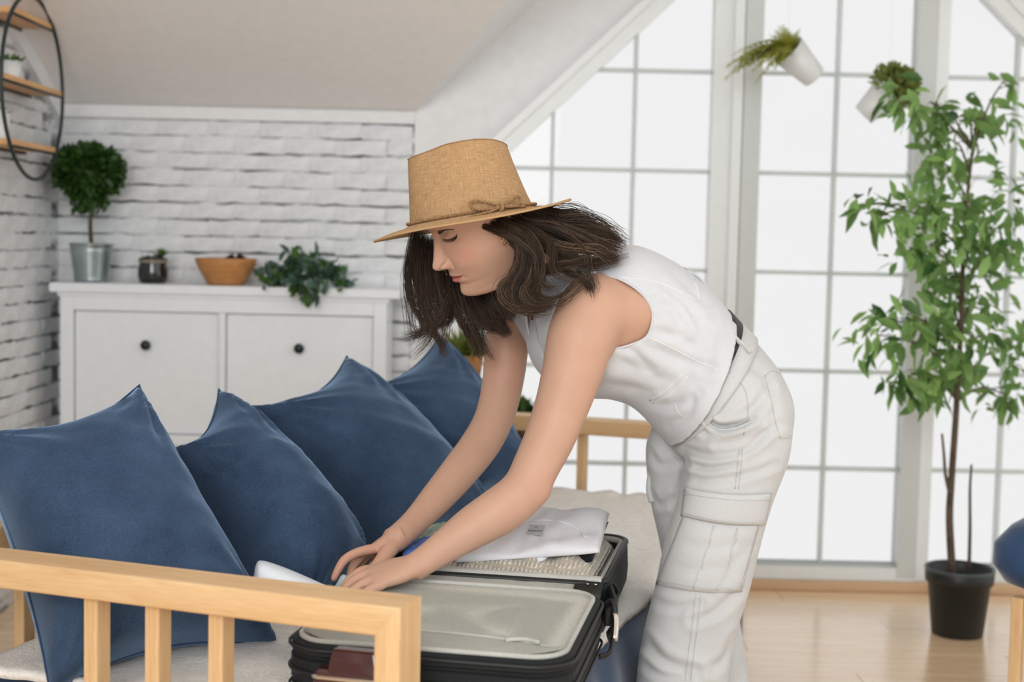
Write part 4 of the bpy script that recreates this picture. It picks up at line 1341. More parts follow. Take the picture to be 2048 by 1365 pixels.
# ------------------------------------------------------------------ tilted hanging pots
M['line'] = plain('clear_nylon_line', srgb(225, 228, 228), .3)
def tilt_pot(a, b, ra, rb, Y, lab, kind):
    """a: centre of the bottom, b: centre of the mouth (pixels); radii in metres"""
    A, B_ = at(a[0], a[1], Y), at(b[0], b[1], Y-.03)
    ax = (B_-A); H_ = ax.length
    rot = ax.to_track_quat('Z', 'Y').to_matrix().to_4x4()
    root = empty('hanging_pot', A, lab, 'plant', 'tilted pots hanging before the window')
    m = Matrix.Translation(A) @ rot
    lathe('pot', [(0, .0005), (ra*.97, 0), (ra, .003), (rb, H_), (rb*.95, H_), (rb*.92, H_*.8), (0, H_*.8)], M['white_pot'], root, 36, m)
    lathe('soil', [(rb*.93, H_*.86), (0, H_*.92)], M['soil'], root, 24, m, cap=False)
    top = B_ + Vector((0, 0, .02))
    mb = MB(); mb.tube([top-Vector((0, 0, .02)), Vector((top.x, top.y, 2.62))], .0004, 5); mb.build('hanging_line', M['line'], root)
    ax.normalize()
    if kind == 'fern':
        fr = MB()
        for k in range(120):
            d = (ax + rnd_dir(rr)*.9).normalized()
            L = rr.uniform(.07, .18)
            if k < 22: d = Vector((-1, rr.uniform(-.3, .3), rr.uniform(-.15, .35))).normalized(); L = rr.uniform(.14, .21)
            if d.z > .35: L *= .5
            P = [B_ + rnd_dir(rr)*.02]
            vel = d.copy()
            for s in range(9):
                P.append(P[-1] + vel*L/9); vel = (vel + Vector((0, 0, -.11))).normalized()
            P = [Vector(q) for q in P]
            side = vel.cross(Vector((0, 0, 1)))
            side = side.normalized() if side.length > .01 else Vector((1, 0, 0))
            side = (side + rnd_dir(rr)*.5).normalized()
            for i in range(1, len(P)-1):
                w = .024*(1-i/len(P))**.7*min(1, .45+i/4)
                t_ = (P[i+1]-P[i])
                for sg in (1, -1):
                    e_ = P[i] + side*sg*w + t_*.9
                    fr.add([P[i]-t_*.28, P[i]+t_*.34, e_+t_*.12, e_-t_*.1], [(0, 1, 2, 3)])
            for i in range(len(P)-1):
                fr.add([P[i]-side*.0008, P[i]+side*.0008, P[i+1]+side*.0008, P[i+1]-side*.0008], [(0, 1, 2, 3)])
        o = fr.build('fern_fronds', M['fern'], root, False); o['kind'] = 'stuff'
    else:
        _, a1, b1 = leaf_data(.026, .013, None, .3)
        it = []
        for k in range(620):
            d = (ax*.75 + rnd_dir(rr)).normalized()
            q = B_ + ax*.012 + Vector((d.x, d.y, d.z*.95))*(.068*rr.random()**.45) + Vector((0, 0, -.004))
            it.append(Matrix.Translation(q) @ rot_to(d + rnd_dir(rr)*.6, rr.uniform(0, 6)))
        scatter_mesh('moss_foliage', it, a1, b1, M['moss'], root)
tilt_pot((1628, 154), (1576, 100), .038, .054, 4.45, 'white pot tilted left with a yellow green fern', 'fern')
tilt_pot((1727, 230), (1778, 180), .036, .052, 4.45, 'white pot tilted right with dense moss green foliage', 'moss')

# ------------------------------------------------------------------ plants behind the bed
M['stand'] = wood_mat('stand_wood', srgb(150, 108, 70), srgb(186, 140, 96), 2)
def stool(name, x, y, h, lab, w=.22):
    e = empty(name, (x, y, 0), lab, 'stool')
    box('seat', (w, w, .02), (x, y, h-.0105), M['stand'], e, .003)
    for sx_ in (-1, 1):
        for sy_ in (-1, 1):
            box('leg', (.022, .022, h-.021), (x+sx_*(w/2-.02), y+sy_*(w/2-.02), (h-.021)/2), M['stand'], e, .002)
    return e
q = at(932, 766, 4.30)
stool('plant_stand', q.x, q.y, q.z, 'slim wooden stand carrying the woven planter', .16)
bp = empty('basket_plant', q, 'bushy plant in a terracotta coloured planter seen below the hair', 'plant')
lathe('planter', [(.040, 0), (.042, .003), (.052, .082), (.054, .085), (.050, .087), (.047, .075), (0, .07)], M['basket'], bp, 32, Matrix.Translation(q))
_, a1, b1 = leaf_data(.05, .007, None, .25)
it = []
for k in range(520):
    d = rnd_dir(rr); d.z = abs(d.z)*.9+.15
    p0 = q + Vector((rr.uniform(-.03, .03), rr.uniform(-.03, .03), .078)) + Vector((d.x*.8, d.y*.8, d.z))*.055*rr.random()
    it.append(Matrix.Translation(p0) @ rot_to(d, rr.uniform(0, 6)))
scatter_mesh('foliage', it, a1, b1, M['moss'], bp)
q = at(1046, 900, 4.42)
stool('low_stand', q.x, q.y, q.z, 'low wooden stand behind the far bed rail', .16)
dp = empty('rear_plant', q, 'small green plant in a dark brown pot behind the far rail', 'plant')
M['brownpot'] = plain('brown_clay', srgb(82, 60, 44), .6, var=.1)
lathe('pot', [(.035, 0), (.038, .003), (.05, .09), (.046, .092), (.044, .08), (0, .078)], M['brownpot'], dp, 28, Matrix.Translation(q))
_, a1, b1 = leaf_data(.05, .026, None, .3)
it = [Matrix.Translation(q+Vector((rr.uniform(-.025, .025), rr.uniform(-.025, .025), .08+rr.random()*.045))) @ rot_to(rnd_dir(rr)+Vector((0, 0, .8)), rr.uniform(0, 6)) for k in range(70)]
scatter_mesh('foliage', it, a1, b1, M['leafgreen'], dp)

# ------------------------------------------------------------------ blue seat at the right edge
cy_ = 3.35
cl = at(1964, 1112, cy_)
CA = math.radians(-36)
Rc = Matrix.Rotation(CA, 3, 'Z')
def chl(u, v, z): return Vector((cl.x, cl.y, 0)) + Rc @ Vector((u, v, 0)) + Vector((0, 0, z))
ch = empty('cushioned_stool', chl(.3, .3, 0), 'wooden stool with a thick blue seat cushion at the right edge', 'stool', rz=CA)
zs = cl.z
V, Fc = [], []
prof = [(0, .06), (.12, .02), (.35, 0), (.62, .004), (.85, .03), (.96, .06), (1.0, .10)]
for (k, ins) in prof:
    P = rr_outline(ins, .62-ins, ins, .56-ins, .10)
    for (u, v) in P:
        V.append(chl(u + .007*noise.noise(Vector((u*9, v*9, k*3))), v, zs-.088+.178*k))
m = len(P)
for i in range(len(prof)-1):
    for k in range(m):
        l = (k+1) % m
        Fc.append((i*m+k, i*m+l, (i+1)*m+l, (i+1)*m+k))
Fc += [tuple(range(m-1, -1, -1)), tuple((len(prof)-1)*m+k for k in range(m))]
mesh('seat_cushion', V, Fc, M['seat_blue'], ch, True)
for (u, v) in ((.085, .02), (.56, .02), (.085, .50), (.56, .50)):
    box('leg', (.028, .028, zs-.09), chl(u, v, (zs-.09)/2), M['pine_z'], ch, .003, rz=CA)
for v in (.02, .50):
    box('seat_rail', (.445, .022, .04), chl(.3225, v, zs-.112), M['pine'], ch, .002, rz=CA)
# ------------------------------------------------------------------ the person
HY = 2.63
HC = at(970.3, 458.4, HY)
def head_axes(yaw, pitch, roll):
    f = Vector((-math.cos(yaw), -math.sin(yaw), 0)); l = Vector((math.sin(yaw), -math.cos(yaw), 0)); u = Vector((0, 0, 1))
    f2 = f*math.cos(pitch)-u*math.sin(pitch); u2 = u*math.cos(pitch)+f*math.sin(pitch)
    l3 = l*math.cos(roll)-u2*math.sin(roll); u3 = u2*math.cos(roll)+l*math.sin(roll)
    return f2, l3, u3
HF, HL, HU = head_axes(.3185, .5647, .1621)
HS = 1.03
HM = np.array([HF, HL, HU]).T
def hw(P):
    """head millimetres -> place"""
    P = np.asarray(P, float)
    return np.array(HC) + (P*0.001*HS) @ HM.T

def smooth1(a, k):
    ker = np.exp(-np.linspace(-2, 2, 2*k+1)**2); ker /= ker.sum()
    return np.convolve(np.pad(a, k, mode='edge'), ker, mode='valid')
_z = np.concatenate([np.arange(-116, -99, 1.0), np.arange(-99, -86, .5), np.arange(-86, 60, .9), np.arange(60, 116, 1.6), [117, 118.5, 120, 121.3, 122.4, 123.2, 123.8, 124]])
def prof_(pts, k=4):
    x, y = zip(*pts)
    zz = np.arange(-125, 125.01, .5)
    v = smooth1(np.interp(zz, x, y), k)
    return lambda z: np.interp(z, zz, v)
pF = prof_([(-116, 14), (-108, 24), (-102, 42), (-98.5, 62), (-95.5, 74), (-92, 82), (-88, 87), (-83, 90), (-77, 91), (-70, 90), (-63, 88.5), (-54, 91.5), (-44, 92.5), (-36, 94), (-24, 95.5), (-10, 94.5), (5, 91), (20, 89), (34, 88.5), (44, 90), (56, 94), (66, 93), (76, 89), (85, 82), (100, 66), (112, 46), (120, 26), (124, 4)], 3)
pW = prof_([(-116, 46), (-99, 47), (-92, 47), (-80, 50), (-62, 57), (-45, 63), (-30, 67.5), (-10, 71), (10, 72), (30, 73), (50, 75), (70, 74), (85, 69), (100, 58), (112, 42), (120, 25), (124, 4)], 6)
pB = prof_([(-116, 62), (-90, 66), (-60, 74), (-30, 80), (-10, 78), (0, 75), (20, 70), (50, 62), (60, 58), (80, 48), (100, 36), (112, 26), (120, 22), (124, 4)], 6)
pN = prof_([(-116, 2.0), (-98, 1.8), (-80, 1.72), (-60, 1.82), (-40, 1.92), (-10, 2.0), (20, 2.12), (45, 2.35), (80, 2.2), (124, 2)], 8)
nH = prof_([(-125, 0), (-28, 0), (-25, 3), (-22, 11), (-19, 17.5), (-15, 22.4), (-10, 24.4), (-5, 23.2), (4, 18.6), (14, 14.0), (24, 9.2), (34, 4.6), (42, 1.6), (50, 0), (125, 0)], 3)
nS = prof_([(-125, 11), (-20, 11), (-12, 10.2), (-6, 8.8), (4, 7.4), (14, 7.0), (26, 8), (38, 9), (125, 9)], 4)
def G(a, s, p=2): return np.exp(-np.abs(a/s)**p)
def head_point(z, th):
    """z (mm), angle from the face -> x, y (mm)"""
    F, W, B, n = pF(z), pW(z), pB(z), pN(z)
    c, s = np.cos(th), np.sin(th)
    f = np.where(c > 0, F, B); nn = np.where(c > 0, n, 2.1)
    r = (np.abs(c/f)**nn + np.abs(s/W)**nn)**(-1/nn)
    x, y = r*c, r*s
    front = np.clip((c-.15)/.35, 0, 1); front = front*front*(3-2*front)
    ay = np.abs(y)
    d = nH(z)*G(y, nS(z), 2.1)
    d += 13.0*G(ay-14.0, 5.2)*G(z+13.5, 6.4) - 2.6*G(ay-6.5, 3.2)*G(z+23.0, 2.6) - 3.4*G(ay-22.0, 3.8)*G(z+13, 9)
    d += -6.0*G(ay-31, 17)*G(z-46, 6.8) - 5.0*G(ay-15.5, 5.5)*G(z-40, 8) + 6.2*G(ay-37, 13)*G(z-36, 8.0) - 1.8*G(ay-34, 13)*G(z-22.5, 4.5)
    d += -6.5*G(ay-38, 20)*G(z-34, 17)
    zl_ = 31.5+.022*(ay-37)**2
    d += -1.5*G(z-zl_+1.0, 1.3)*G(ay-37, 13.5, 6)
    d += 2.6*G(ay-30, 17)*G(z-60, 6) 
    d += 4.0*G(z+39.5, 4.0)*G(y, 17) + 5.4*G(z+51.0, 4.6)*G(y, 15) - 4.4*G(z+45.0-.010*y*y*.3, 1.7)*G(y, 22, 5) - 1.8*G(ay-25.5, 3.5)*G(z+46, 4.5)
    d += -1.0*G(y, 3.0)*G(z+30, 5) - 2.0*G(z+61.5, 5)*G(y, 16) + 2.4*G(z+79, 10)*G(y, 14)
    d += 3.4*G(ay-43, 16)*G(z+16, 17)
    r2 = r + d*front
    # neck drops in below the jaw line
    zj = np.interp(x, [-20, 12, 30, 60, 92], [-60, -77, -87, -96, -102])
    below = np.clip((zj-z)/22.0, 0, 1); below = below*below*(3-2*below)
    side = np.clip((np.abs(th)-.10)/.4, 0, 1)*np.clip((2.1-np.abs(th))/.5, 0, 1)
    r2 = r2 - 9*below*side
    return r2*c, r2*s
NTH = 264
_u = np.linspace(-1, 1, NTH, endpoint=False)
_th = math.pi*(0.42*_u + 0.58*np.sign(_u)*np.abs(_u)**1.9)       # more columns at the face
ZZ, TT = np.meshgrid(_z, _th, indexing='ij')
HX, HYY = head_point(ZZ, TT)
HP = np.stack([HX, HYY, ZZ], -1)
NR = len(_z)
hv = hw(HP.reshape(-1, 3))
hf = []
for i in range(NR-1):
    a = i*NTH
    for k in range(NTH):
        l = (k+1) % NTH
        hf.append((a+k, a+NTH+k, a+NTH+l, a+l))
hf.append(tuple((NR-1)*NTH+k for k in range(NTH)))
# complexion and make-up of the face, with nostril and lip-line shade painted in
skin = np.array([0.57, 0.345, 0.243])
def face_tint(P):
    x, y, z = P[:, 0], P[:, 1], P[:, 2]
    ay = np.abs(y); fr = np.clip((x-40)/20, 0, 1)
    col = np.tile(skin, (len(P), 1))
    def mixc(c, m):
        nonlocal col
        col = col*(1-m[:, None]) + np.array(c)*m[:, None]
    mixc((0.55, 0.24, 0.18), .6*G(ay-50, 17)*G(z+4, 15)*fr)              # blusher
    mixc((0.60, 0.33, 0.25), .45*G(y, 11)*G(z+14, 9)*fr)
    top = -45+8.6*np.clip(1-(y/24.5)**2, 0, 1)**.75-1.4*G(y, 3.2); bot = -45-10.4*np.clip(1-(y/22.5)**2, 0, 1)**.8
    m = np.clip((top-z)/1.2, 0, 1)*np.clip((z-bot)/1.4, 0, 1)*(ay < 24.5)*fr
    mixc((0.50, 0.165, 0.15), .95*m)
    mixc((0.30, 0.09, 0.075), .75*G(z+45, 1.1)*(ay < 23)*fr)  # dark crease between the lips, painted
    mixc((0.46, 0.27, 0.20), .6*G(ay-33, 15)*G(z-41, 7)*fr)               # eye shadow
    mixc((0.22, 0.07, 0.05), .8*G(ay-6.5, 3.0)*G(z+23.2, 1.8)*fr)          # nostril shade, put in as colour
    return col
hcol = face_tint(HP.reshape(-1, 3))

# --- trunk of the body under the clothes
LAT0 = Vector((-.14, 1, -.06)).normalized(); LAT1 = Vector((-.03, 1, .0)).normalized()
def sec(bk, fr, Y, b, k, e=2.2, shrink=0.0, lift=0.0):
    A, B_ = at(bk[0], bk[1], Y), at(fr[0], fr[1], Y)
    c = (A+B_)/2; u = (A-B_)/2
    u = u*(1-shrink/u.length)
    lat = (LAT0*(1-k)+LAT1*k).normalized()
    return (tuple(c), tuple(u), tuple(-lat*(b-shrink)), e)
TORSO = [((1160, 530), (1066, 632), 2.72, .095, 0, 2.0), ((1204, 506), (1058, 690), 2.72, .140, 0, 2.1), ((1262, 493), (1084, 748), 2.72, .168, .1, 2.2), ((1332, 519), (1150, 790), 2.725, .165, .3, 2.2),
         ((1390, 558), (1222, 797), 2.73, .150, .5, 2.2), ((1430, 596), (1275, 820), 2.735, .146, .8, 2.2), ((1462, 636), (1338, 888), 2.735, .166, 1, 2.25)]
PELV = [((1448, 620), (1320, 835), 2.735, .140, 1, 2.2), ((1478, 652), (1338, 868), 2.735, .158, 1, 2.2), ((1512, 686), (1342, 890), 2.735, .166, 1, 2.25), ((1553, 737), (1352, 905), 2.735, .172, 1, 2.3), ((1578, 795), (1372, 915), 2.735, .172, 1, 2.3), ((1580, 842), (1415, 925), 2.735, .150, 1, 2.2)]
parts = []
def addpart(vf): parts.append(vf)
addpart(loft_vf([sec(*q, shrink=.006) for q in TORSO[:-1]] + [sec(*q, shrink=.024) for q in PELV[1:]], 48, 5))
def limb(pts, n=44, per=6, squash=1.0, ref=None):
    """pts: (px, py, Y, radius)"""
    P = [list(at(a, b, c))+[r] for a, b, c, r in pts]
    Q = catmull(P, per)
    return tube_vf(Q[:, :3], Q[:, 3], n, True, False, ref, squash)
# neck
nk0 = hw([(-22, 0, -40)])[0]; nk1 = hw([(-26, 0, -95)])[0]; nk2 = np.array(at(1100, 572, 2.71)); nk3 = np.array(at(1165, 590, 2.72))
Q = catmull([list(nk0)+[.052], list(nk1)+[.050], list(nk2)+[.056], list(nk3)+[.075]], 6)
addpart(tube_vf(Q[:, :3], Q[:, 3], 28))
# shoulders and arms
NEAR_ARM = [(1235, 622, 2.640, .060), (1196, 619, 2.590, .067), (1166, 668, 2.562, .0635), (1147, 735, 2.545, .0565), (1126, 805, 2.530, .0500), (1098, 880, 2.510, .0455), (1070, 938, 2.490, .0425), (1048, 982, 2.475, .0425), (1006, 1018, 2.462, .0430), (948, 1054, 2.445, .0385), (892, 1092, 2.425, .0305), (846, 1124, 2.405, .0255), (822, 1140, 2.395, .0250)]
FAR_ARM = [(1090, 610, 2.84, .060), (1040, 622, 2.870, .055), (1016, 680, 2.865, .0465), (1009, 740, 2.850, .0435), (1000, 795, 2.830, .0410), (985, 845, 2.805, .0395), (958, 893, 2.775, .0390), (915, 948, 2.720, .0365), (868, 1003, 2.660, .0315), (828, 1046, 2.605, .0255), (800, 1072, 2.565, .0240), (784, 1084, 2.550, .0245)]
addpart(limb(NEAR_ARM)); addpart(limb(FAR_ARM))
# elbow point and shoulder blade, soft bulges
def blob(px, py, Y, rx, ry, rz_, rot=None):
    v, f = lathe_vf([(0, -1), (.38, -.92), (.7, -.7), (.92, -.38), (1, 0), (.92, .38), (.7, .7), (.38, .92), (0, 1)], 20, False)
    c = at(px, py, Y)
    R_ = rot if rot is not None else Matrix.Identity(3)
    addpart(([c + R_ @ Vector((p[0]*rx, p[1]*ry, p[2]*rz_)) for p in v], f))
blob(1076, 984, 2.470, .026, .026, .026)
blob(1250, 622, 2.612, .082, .062, .066)
# hands
def chain(pts, n=16, per=5): return limb(pts, n, per)
def hand(wrist, mcps, fingers, thumb):
    W = at(*wrist)
    K = [at(*q) for q in mcps]
    mid = (K[0]+K[1]+K[2]+K[3])/4
    lat = (K[3]-K[0]).normalized()
    ax = (mid-W).normalized()
    nrm = ax.cross(lat).normalized()
    hw_ = (K[3]-K[0]).length/2+.0085
    secs = [(tuple(W-ax*.012), tuple(lat*.0255), tuple(nrm*.0205), 2), (tuple(W+ax*.012), tuple(lat*.0285), tuple(nrm*.0185), 2.1), (tuple(W*.55+mid*.45), tuple(lat*(hw_*.94)), tuple(nrm*.0165), 2.3),
            (tuple(W*.2+mid*.8), tuple(lat*hw_), tuple(nrm*.0140), 2.4), (tuple(mid+ax*.004), tuple(lat*hw_*.98), tuple(nrm*.0110), 2.4), (tuple(mid+ax*.012), tuple(lat*hw_*.85), tuple(nrm*.006), 2.2)]
    addpart(loft_vf(secs, 28, 4))
    for fg in fingers: addpart(chain(fg))
    addpart(chain(thumb))
    # knuckles
# left hand, nearer to the camera: fingers close down over the white case
hand((836, 1130, 2.400), [(736, 1143, 2.412), (738, 1152, 2.392), (744, 1162, 2.372), (754, 1172, 2.356)],
     [[(752, 1139, 2.410, .0095), (724, 1144, 2.410, .0096), (704, 1157, 2.405, .0088), (690, 1172, 2.398, .0082), (679, 1190, 2.390, .0076), (674, 1201, 2.386, .0058)],
      [(752, 1149, 2.392, .0095), (724, 1154, 2.388, .0097), (700, 1169, 2.380, .0090), (686, 1186, 2.372, .0083), (676, 1205, 2.366, .0076), (672, 1216, 2.362, .0058)],
      [(758, 1160, 2.372, .0092), (732, 1166, 2.366, .0092), (708, 1181, 2.358, .0086), (695, 1197, 2.350, .0080), (687, 1214, 2.345, .0073), (684, 1224, 2.342, .0056)],
      [(766, 1171, 2.356, .0085), (744, 1178, 2.348, .0084), (724, 1191, 2.340, .0078), (713, 1204, 2.334, .0072), (706, 1218, 2.330, .0066), (704, 1226, 2.328, .0052)]],
     [(812, 1138, 2.425, .0130), (784, 1152, 2.437, .0125), (752, 1166, 2.440, .0105), (722, 1178, 2.432, .0092), (700, 1186, 2.425, .0080), (692, 1190, 2.422, .0060)])
# right hand, farther away: index finger reaches out and bends down
hand((796, 1076, 2.560), [(748, 1101, 2.528), (746, 1100, 2.548), (748, 1102, 2.568), (752, 1107, 2.586)],
     [[(762, 1096, 2.532, .0096), (740, 1100, 2.524, .0098), (712, 1107, 2.510, .0088), (689, 1121, 2.498, .0086), (676, 1141, 2.490, .0076), (668, 1158, 2.484, .0064), (667, 1163, 2.483, .0045)],
      [(760, 1098, 2.550, .0096), (738, 1103, 2.545, .0096), (720, 1116, 2.540, .0088), (706, 1134, 2.535, .0084), (700, 1154, 2.528, .0076), (698, 1166, 2.524, .0058)],
      [(762, 1101, 2.570, .0092), (740, 1107, 2.566, .0092), (726, 1122, 2.562, .0086), (714, 1138, 2.556, .0080), (710, 1156, 2.550, .0072), (709, 1166, 2.547, .0056)],
      [(764, 1106, 2.587, .0085), (746, 1113, 2.584, .0084), (730, 1123, 2.578, .0078), (720, 1138, 2.572, .0072), (715, 1154, 2.568, .0066), (714, 1163, 2.566, .0052)]],
     [(792, 1086, 2.545, .0140), (776, 1104, 2.520, .0150), (760, 1124, 2.500, .0118), (740, 1146, 2.488, .0100), (722, 1164, 2.480, .0084), (715, 1171, 2.477, .0062)])
# legs under the trousers
NL = [(850, 1390, 1586, 2.648, .088), (920, 1374, 1576, 2.645, .090), (1000, 1357, 1546, 2.640, .090), (1080, 1332, 1522, 2.636, .086), (1180, 1310, 1497, 2.632, .083), (1270, 1287, 1470, 2.630, .081), (1365, 1272, 1455, 2.630, .080), (1500, 1268, 1450, 2.630, .080), (1692, 1262, 1458, 2.630, .084)]
FL = [(840, 1310, 1500, 2.815, .086), (900, 1290, 1440, 2.82, .085), (1000, 1300, 1440, 2.82, .082), (1080, 1317, 1450, 2.82, .080), (1180, 1335, 1465, 2.82, .078), (1270, 1350, 1482, 2.825, .077), (1365, 1365, 1496, 2.83, .077), (1500, 1378, 1512, 2.835, .078), (1622, 1386, 1530, 2.84, .082)]
def leg_secs(L, shrink=0.0):
    out = []
    for (y, xl, xr, Y, d) in L:
        A, B_ = at(xl, y, Y), at(xr, y, Y)
        u = (B_-A)/2
        out.append((tuple((A+B_)/2), tuple(u*(1-shrink/u.length)), (0, d-shrink, 0), 2.2))
    return out
addpart(loft_vf(leg_secs(NL[:-1], .022), 28, 4)); addpart(loft_vf(leg_secs(FL[:-1], .022), 28, 4))

def union_mesh(name, parts_, voxel, smooth_iter, fac=.5):
    V, Fc = [], []
    for v, f in parts_:
        n = len(V); V += [tuple(map(float, p)) for p in v]; Fc += [tuple(i+n for i in q) for q in f]
    me = bpy.data.meshes.new(name+'_raw'); me.from_pydata(V, [], Fc); me.update()
    bm = bmesh.new(); bm.from_mesh(me); bmesh.ops.recalc_face_normals(bm, faces=bm.faces); bm.to_mesh(me); bm.free()
    ob = bpy.data.objects.new(name+'_raw', me); COL.objects.link(ob)
    r_ = ob.modifiers.new('r', 'REMESH'); r_.mode = 'VOXEL'; r_.voxel_size = voxel; r_.adaptivity = 0
    s_ = ob.modifiers.new('s', 'SMOOTH'); s_.factor = fac; s_.iterations = smooth_iter
    dg = bpy.context.evaluated_depsgraph_get(); dg.update()
    out = bpy.data.meshes.new_from_object(ob.evaluated_get(dg))
    bpy.data.objects.remove(ob); bpy.data.meshes.remove(me)
    out.name = name
    return out
def mesh_arrays(me):
    v = np.empty(len(me.vertices)*3); me.vertices.foreach_get('co', v); v = v.reshape(-1, 3)
    n = np.empty(len(me.vertices)*3); me.vertices.foreach_get('normal', n); n = n.reshape(-1, 3)
    return v, n
def proj_np(V):
    d = V - np.array(_C)
    z = d @ np.array(_F)
    return 1024+FPX*(d @ np.array(_R))/z, 682.5-FPX*(d @ np.array(_U))/z
body = union_mesh('body', parts, .0027, 5)
bvv, bvn = mesh_arrays(body)
def relax(me, V, weight, iters):
    """laplacian smoothing where weight > 0"""
    e = np.empty(len(me.edges)*2, np.int64); me.edges.foreach_get('vertices', e); e = e.reshape(-1, 2)
    keep = (weight[e[:, 0]] > 0.001) | (weight[e[:, 1]] > 0.001); e = e[keep]
    cnt = np.bincount(e.ravel(), minlength=len(V)).astype(float); cnt[cnt == 0] = 1
    w = weight[:, None]
    for _ in range(iters):
        s = np.zeros_like(V)
        for k in range(3):
            s[:, k] = np.bincount(e[:, 0], V[e[:, 1], k], len(V)) + np.bincount(e[:, 1], V[e[:, 0], k], len(V))
        V = V*(1-w)+(s/cnt[:, None])*w
    return V
def near(px, py, Y, r0, r1):
    d = np.linalg.norm(bvv-np.array(at(px, py, Y)), axis=1)
    return np.clip((r1-d)/(r1-r0), 0, 1)
wt = np.maximum.reduce([near(1232, 628, 2.58, .07, .13), .8*near(1090, 610, 2.80, .06, .11), .9*near(1070, 975, 2.48, .05, .09)*.6])
bvv = relax(body, bvv, np.minimum(wt, .95), 60)
wt = np.maximum.reduce([near(1130, 800, 2.53, .10, .17), near(1000, 780, 2.83, .10, .16), near(960, 1050, 2.45, .10, .17), near(900, 960, 2.70, .10, .16)])
bvv = relax(body, bvv, wt*.8, 25)
nb = len(bvv)
bfaces = [tuple(p.vertices) for p in body.polygons]
# tint of hands: redder finger ends and elbows
bcol = np.tile(skin, (nb, 1))
def redden(px, py, Y, rad, amt):
    c = np.array(at(px, py, Y)); d = np.linalg.norm(bvv-c, axis=1)
    m = (amt*np.exp(-(d/rad)**2))[:, None]
    global bcol
    bcol = bcol*(1-m)+np.array((.60, .27, .20))*m
for q in ((667, 1160, 2.484, .022, .7), (690, 1120, 2.498, .02, .45), (742, 1098, 2.53, .025, .35), (722, 1144, 2.41, .02, .3), (1076, 984, 2.46, .03, .25), (1010, 730, 2.82, .05, .2), (756, 1116, 2.50, .02, .35)): redden(*q)
V = np.concatenate([bvv, hv]); Fc = bfaces + [tuple(i+nb for i in q) for q in hf]
me = bpy.data.meshes.new('person_body'); me.from_pydata(V.tolist(), [], Fc); me.update()
ca = me.color_attributes.new('tint', 'FLOAT_COLOR', 'POINT')
cc = np.ones((len(V), 4)); cc[:, :3] = np.concatenate([bcol, hcol]); ca.data.foreach_set('color', cc.ravel())
t = NT('skin')
at_ = t.n('ShaderNodeAttribute'); at_.attribute_name = 'tint'
vec = t.coord('Object')
mixn = t.n('ShaderNodeMix', data_type='RGBA', blend_type='MULTIPLY'); mixn.inputs[0].default_value = .5
t.l(at_.outputs['Color'], mixn.inputs[6])
t.l(t.ramp(t.noise(vec, 22, 4), [(.3, (.9, .86, .84, 1)), (.7, (1, 1, 1, 1))]), mixn.inputs[7])
t.l(mixn.outputs[2], t.p.inputs['Base Color'])
t.set(Roughness=.5, Subsurface_Weight=.12, Subsurface_Scale=.01, Specular_IOR_Level=.35)
t.p.inputs['Subsurface Radius'].default_value = (1, .35, .2)
t.bump(t.noise(vec, 900, 2), .06, .0005)
M['skin'] = t.m
foot = at(1370, 1690, 2.70)
person = empty('person', (foot.x, foot.y, 0), 'person in a white vest and white cargo trousers bending over the suitcase', 'person')
link('body', me, M['skin'], person, True)

# brows, lashes
M['brow'] = plain('brow_hair', srgb(44, 31, 25), .7, var=.2, scale=400)
def face_pt(y, z, off):
    """point of the face surface at y, z (mm), lifted by off mm"""
    th = math.asin(max(-1, min(1, y/95)))
    for _ in range(12):
        X, Yv = head_point(np.array([z]), np.array([th])); th += (y-float(Yv[0]))/95*.9
    X, Yv = head_point(np.array([z]), np.array([th]))
    r_ = math.hypot(X[0], Yv[0]); return np.array([X[0]*(1+off/r_), Yv[0]*(1+off/r_), z])
def face_strip(name, line, width, off, mat, n=24):
    C_ = catmull(line, 8); V_, F_ = [], []
    m = len(C_)
    for i, (y, z, w) in enumerate(np.column_stack([C_, np.interp(np.linspace(0, 1, m), np.linspace(0, 1, len(width)), width)])):
        for j in range(4):
            o_ = off*(1 if j in (1, 2) else .0)-.1
            V_.append(hw([face_pt(y, z+w*(j/3-.5), o_)])[0])
    for i in range(m-1):
        for j in range(3):
            a = i*4+j; F_.append((a, a+1, a+5, a+4))
    return mesh(name, V_, F_, mat, person, True)
for sg in (1, -1):
    face_strip('eyebrow', [(sg*13, 42.5), (sg*22, 46.5), (sg*34, 51), (sg*46, 51.5), (sg*56, 47.5)], [4.6, 7.0, 6.4, 4.4, 1.2], .9, M['brow'])
    face_strip('lash_line', [(sg*22.5, 36), (sg*29, 32), (sg*37, 30.3), (sg*45, 31.5), (sg*53.5, 36.5)], [.6, 1.5, 2.0, 2.2, 1.0], .6, M['brow'])
    lm = MB()
    for k in range(30):
        s_ = k/29; y = 24+28*s_; z = 30.3+.022*(y-37)**2
        a0 = face_pt(sg*y, z, .3); L = 5.0+4.0*s_
        dirv = np.array([.62, sg*(.05+.55*s_), -.70+.15*s_])
        p1 = a0+dirv*L*.55; p2 = a0+dirv*L+np.array([.18*L, sg*.1*L, .16*L])
        lm.tube(hw([a0, p1, p2]), [.00035, .00028, .0001], 4)
    lm.build('eyelashes', M['brow'], person, True)
